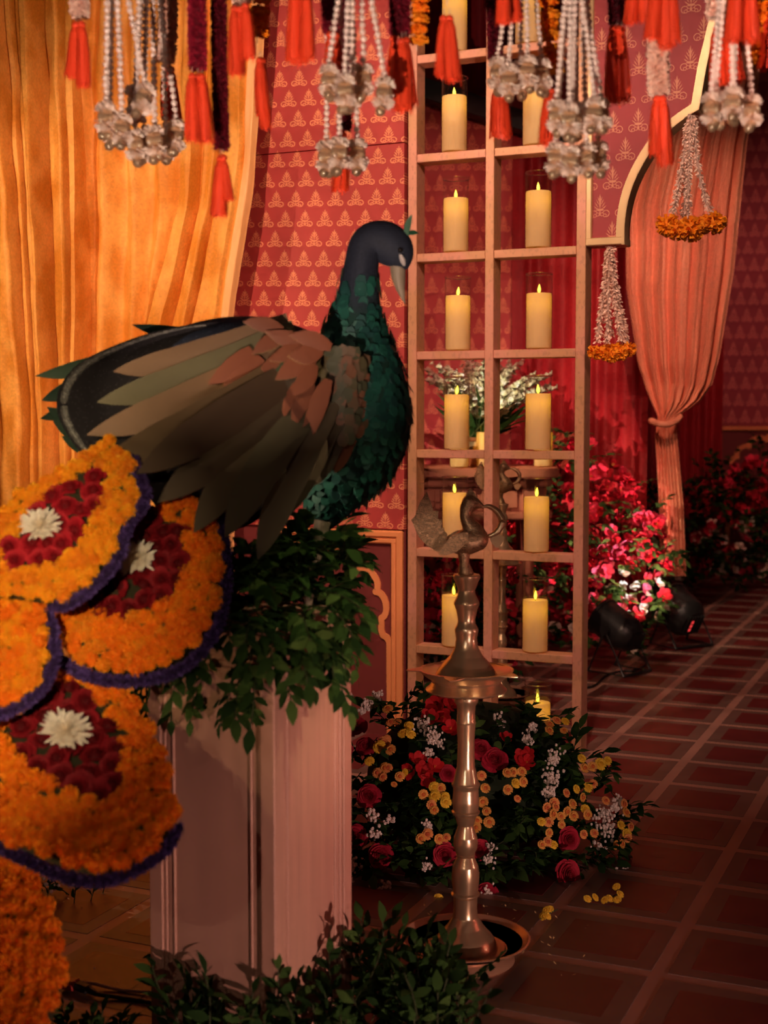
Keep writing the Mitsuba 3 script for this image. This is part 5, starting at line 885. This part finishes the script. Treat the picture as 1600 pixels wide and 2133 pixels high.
# console table with candles, a tuberose bouquet and a second lamp
YT = 6.25; zt = Z(976, YT); tb = thing('console_table', 'terracotta console table with stepped rounded edge behind the lattice', 'table')
def rounded(x0, x1, y0, y1, r): return Polygon([(x0, y0), (x1, y0), (x1, y1), (x0, y1)]).buffer(-r).buffer(r, 12)
tx0, tx1 = X(700, YT), X(1172, YT)
for nm, o, z0, z1 in (('top', 0, zt - .045, zt), ('step', -.03, zt - .085, zt - .045), ('apron', -.06, zt - .20, zt - .085), ('lower_step', -.03, zt - .235, zt - .20)):
    m = extrude(rounded(tx0, tx1, YT - .02, YT + .55, .14).buffer(o), z1 - z0, None, .006); m.apply_translation([0, 0, z0]); obj(nm, m, 'm_terracotta', tb)
for i in range(9): x = tx1 - .14 - i * .095; obj('apron_panel', box(x - .036, x + .036, YT + .028, YT + .045, zt - .185, zt - .10, .004), 'm_terracotta', tb)
for x, y in ((tx0 + .12, YT + .12), (tx1 - .14, YT + .12), (tx0 + .12, YT + .42), (tx1 - .14, YT + .42)): obj('leg', (lambda m: m.apply_translation([x, y, 0]))(lathe([(0, 0), (.035, 0), (.04, .03), (.022, .08), (.030, .2), (.024, .5), (.035, zt - .25), (.04, zt - .23), (0, zt - .23)], 20)), 'm_terracotta', tb, smooth=40)
for px, Yc, lab in ((957, 6.34, 'lit candle on the console table just left of the second brass lamp'), (1012, 6.42, 'pillar candle on the console table behind the second brass lamp'), (1132, 6.45, 'pillar candle at the right end of the console table')):
    candle(np.array([X(px, Yc), Yc, zt + .001]), lab, .85)
brass_lamp('second brass oil lamp with peacock finial, behind the lattice before the console table', X(1046, 5.45), 5.45, 0, .98)
tv = thing('tuberose_bouquet', 'bouquet of white tuberose spikes on the console table behind the lattice', 'bouquet'); VX, VY = X(1000, 6.5), 6.5
obj('vase', (lambda m: m.apply_translation([VX, VY, zt]))(lathe([(0, 0), (.05, 0), (.055, .02), (.075, .07), (.06, .12), (.07, .14), (.06, .135), (.05, .10), (0, .09)], 28)), 'm_brass', tv, smooth=40)
g = np.random.default_rng(33); BUD = [vply(bloom((.5, .5, .2), (.86, .80, .62), 5, 70 + i)) for i in range(2)]; spk = []
for k in range(34):
    x1 = 872 + 290 * (k + .5) / 34 + 12 * g.normal(); y1 = 752 + 30 * abs((x1 - 1010) / 150) ** 2 + 46 * g.random() - 10; yy = VY + .12 * g.standard_normal(); a = np.array([VX + .03 * g.normal(), VY + .02 * g.normal(), zt + .12]); c = at(x1, y1, yy)
    p = spline(np.array([a, a + (c - a) * .5 + [(c[0] - a[0]) * -.12, 0, .03], c]), 16); st = obj('spike', tube(p, np.linspace(.0045, .002, 16), 6), 'm_stem', tv)
    L = []
    for i in range(26):
        t = .34 + .66 * i / 25; q = p[min(15, int(t * 15))]; ang = i * 2.4; d = np.array([math.cos(ang), math.sin(ang), .9]); d /= np.linalg.norm(d); s = .032 * (1.15 - .6 * (i / 25)); v, f, cc = bloom((.5, .5, .2), (.86, .80, .62), 5, i % 2)
        R = frame(d); L.append((v @ R.T * s + q + d * .006, f, np.asarray(cc) * (1 if i < 20 else .9)))
    spk.append(1); tag(obj('buds', vply(merge(L)), None, st), kind='stuff')
gl = [blades([[VX, VY, zt + .12]] * 60, np.stack([g.normal(size=60), .5 * g.normal(size=60), .9 + .5 * g.random(60)], 1), g.standard_normal((60, 3)), .20 + .14 * g.random(60), .012, (.035, .085, .025), LEAF4, -.25)]
tag(obj('blades', vply(merge(gl), 'm_leaf', True), None, tv), kind='stuff')
# banks of flowers
def bank(label, centre_fn, n, spec, g, nleaf, lL, name='flower_bank'):
    h = thing(name, label, 'flower bank'); lv = []
    for i in range(nleaf):
        p, nn = centre_fn(g, .0); lv.append(sprig(p, nn + .5 * g.standard_normal(3), lL * 3.2, 8, lL, g, .5))
    foliage(h, lv, (4, 4, 1, 4, .3), g, keep=60, stems=False)
    for i in range(n):
        p, nn = centre_fn(g, .05); nm, shp, r = spec(g, project(p)); put(nm, shp, mat4(frame(nn + .45 * g.standard_normal(3)) @ rz(6 * g.random()), p, r), h)
    return h
PINKS = [vply(bloom((.7, .4, .1), c, 6, 90 + i)) for i, c in enumerate(((.50, .010, .030), (.62, .030, .07), (.40, .008, .018)))]
WHTS = [vply(bloom((.6, .5, .2), (.80, .62, .50), 6, 95)), vply(rose((.74, .46, .36), (.86, .66, .54), 14, 96))]
CORAL = vply(rose((.55, .09, .06), (.66, .16, .10), 14, 97))
def mound_r(g, out):
    while True:
        x, y = 1040 + 350 * g.random(), 890 + 470 * g.random(); top = np.interp(x, [1040, 1110, 1160, 1230, 1290, 1340, 1385], [1120, 1000, 905, 905, 985, 1030, 1110])
        if y > top and y < 1355 and not (x > 1330 and y > 1290): break
    Yd = float(np.interp(y, [890, 1100, 1350], [7.15, 6.85, 6.62])) - out + .12 * ((x - 1240) / 150) ** 2 * .5; Yd = max(Yd, 6.92) if x < 1185 else Yd; p = at(x, y, Yd); p[2] = max(p[2], .03); return p, np.array([(x - 1200) / 260, -.8, .5])
def spec_r(g, q):
    x, y = q
    if y > 1190 and x > 1255 and g.random() < .6: return 'white_bloom', WHTS[0], .030 + .012 * g.random()
    if 1140 < x < 1215 and y > 1220 and g.random() < .5: return 'white_rose', WHTS[1], .034 + .01 * g.random()
    if y < 985 and g.random() < .75: return 'coral_rose', CORAL, .028 + .01 * g.random()
    return 'pink_bloom', PINKS[int(g.integers(3))], .034 + .018 * g.random()
bank('tall bank of glowing pink and white flowers lit by the stage light behind the rack', mound_r, 290, spec_r, g, 150, .05)
def mound_l(g, out):
    x, y = 862 + 200 * g.random(), 1165 + 235 * g.random(); Yd = float(np.interp(y, [1165, 1400], [6.14, 6.00])) - out; p = at(x, y, Yd); p[2] = max(p[2], .03); return p, np.array([(x - 960) / 300, -.8, .5])
bank('low bank of red and white flowers under the console table behind the lattice', mound_l, 120, lambda g, q: (('white_rose', WHTS[1], .032 + .01 * g.random()) if q[1] > 1270 and g.random() < .35 else ('pink_bloom', PINKS[int(g.integers(3))], .036 + .014 * g.random())), g, 70, .05)
def hedge(g, out):
    x, y = 1330 + 320 * g.random(), 955 + 250 * g.random(); top = np.interp(x, [1330, 1400, 1480, 1560, 1650], [1060, 1060, 1000, 960, 940])
    y = max(y, top + 10 * g.random()); Yd = float(np.interp(y, [950, 1100, 1210], [9.75, 9.4, 9.15])) - out; p = at(x, y, Yd); p[2] = max(p[2], .03); return p, np.array([0, -.8, .5])
bank('dim hedge of red and white flowers along the far wall at the right', hedge, 230, lambda g, q: (('white_bloom', WHTS[0], .040 + .015 * g.random()) if q[1] > 1090 and g.random() < .4 else ('red_bloom', PINKS[int(g.integers(3))], .045 + .02 * g.random())), g, 150, .07)
# stage lights on the floor
scene['m_led'] = {'type': 'diffuse', 'reflectance': rgb(.3, .02, .02)}
def par_light(label, c, d, r, L, lens, display=False):
    h = thing('stage_light', label, 'stage light'); d = np.asarray(d, float) / np.linalg.norm(d); c = np.asarray(c, float); R = frame(d)
    def pr(nm, mesh, mat, par=h, sm=35): mesh.apply_transform(mat4(R, c)); return obj(nm, mesh, mat, par, smooth=sm)
    pr('barrel', lathe([(0, -L * .5), (r * .62, -L * .5), (r * .80, -L * .42), (r * .96, -L * .3), (r, -L * .2), (r, L * .42), (r * 1.07, L * .43), (r * 1.07, L * .5), (r * .95, L * .5), (r * .95, L * .42), (0, L * .42)], 36), 'm_blackmetal')
    for i in range(6): m = box(-r * .5, r * .5, -.003, .003, -L * .56, -L * .48, .001); m.apply_translation([0, (i - 2.5) * r * .18, 0]); pr('cooling_fin', m, 'm_blackmetal')
    k = pr('lens', lathe([(0, L * .452), (r * .93, L * .45)], 30), 'm_glassfront'); scene[k]['emitter'] = {'type': 'area', 'radiance': rgb(*lens), 'sampling_weight': .3}
    for s in (-1, 1): e = c + np.array([d[1], -d[0], 0]) / np.hypot(d[0], d[1]) * s * (r + .018); obj('yoke', tube([c + (e - c) * .93, e, [e[0] + d[0] * .10, e[1] + d[1] * .10, .012], [e[0] - d[0] * .12, e[1] - d[1] * .12, .012], e], .008, 8), 'm_blackmetal', h); kn = trimesh.creation.cylinder(.022, .02, sections=16); kn.apply_transform(mat4(frame(e - c), e)); obj('knob', kn, 'm_blackmetal', h, smooth=35)
    e0, e1 = [c + np.array([d[1], -d[0], 0]) / np.hypot(d[0], d[1]) * s * (r + .018) - np.array([d[0], d[1], 0]) * .12 for s in (-1, 1)]; obj('foot_bar', tube([[e0[0], e0[1], .012], [e1[0], e1[1], .012]], .008, 8), 'm_blackmetal', h)
    if display:
        for i in range(3): m = box(r * (-.3 + .22 * i), r * (-.3 + .22 * i) + r * .16, r * -.30, r * -.16, -L * .585, -L * .575, .0005); k = pr('display_digit', m, 'm_led'); scene[k]['emitter'] = {'type': 'area', 'radiance': rgb(.9, .05, .05), 'sampling_weight': .05}
    return h
scene['m_glassfront'] = principled((.5, .4, .4), .2)
c1_ = at(1288, 1308, 6.12); par_light('black stage light on the floor just right of the rack, aimed at the pink flowers', c1_, (-.55, .55, .40), .085, .21, (.9, .65, .5))
c2_ = at(1418, 1275, 6.85); par_light('black stage light further back with a small red display', c2_, (-.45, .75, .5), .105, .20, (1.0, .6, .5), True)
for pts in (((1345, 1402), (1300, 1398), (1260, 1410), (1224, 1432)), ((1320, 1395), (1345, 1380), (1330, 1360), (1350, 1345))):
    t = thing('stage_cable', 'thin black cable trailing from the nearer stage light' if pts[0][0] == 1345 else 'loop of black cable behind the nearer stage light', 'cable'); obj('wire', tube(spline(np.array([fl(*q, .006) for q in pts]), 24), .005, 6), 'm_black', t)
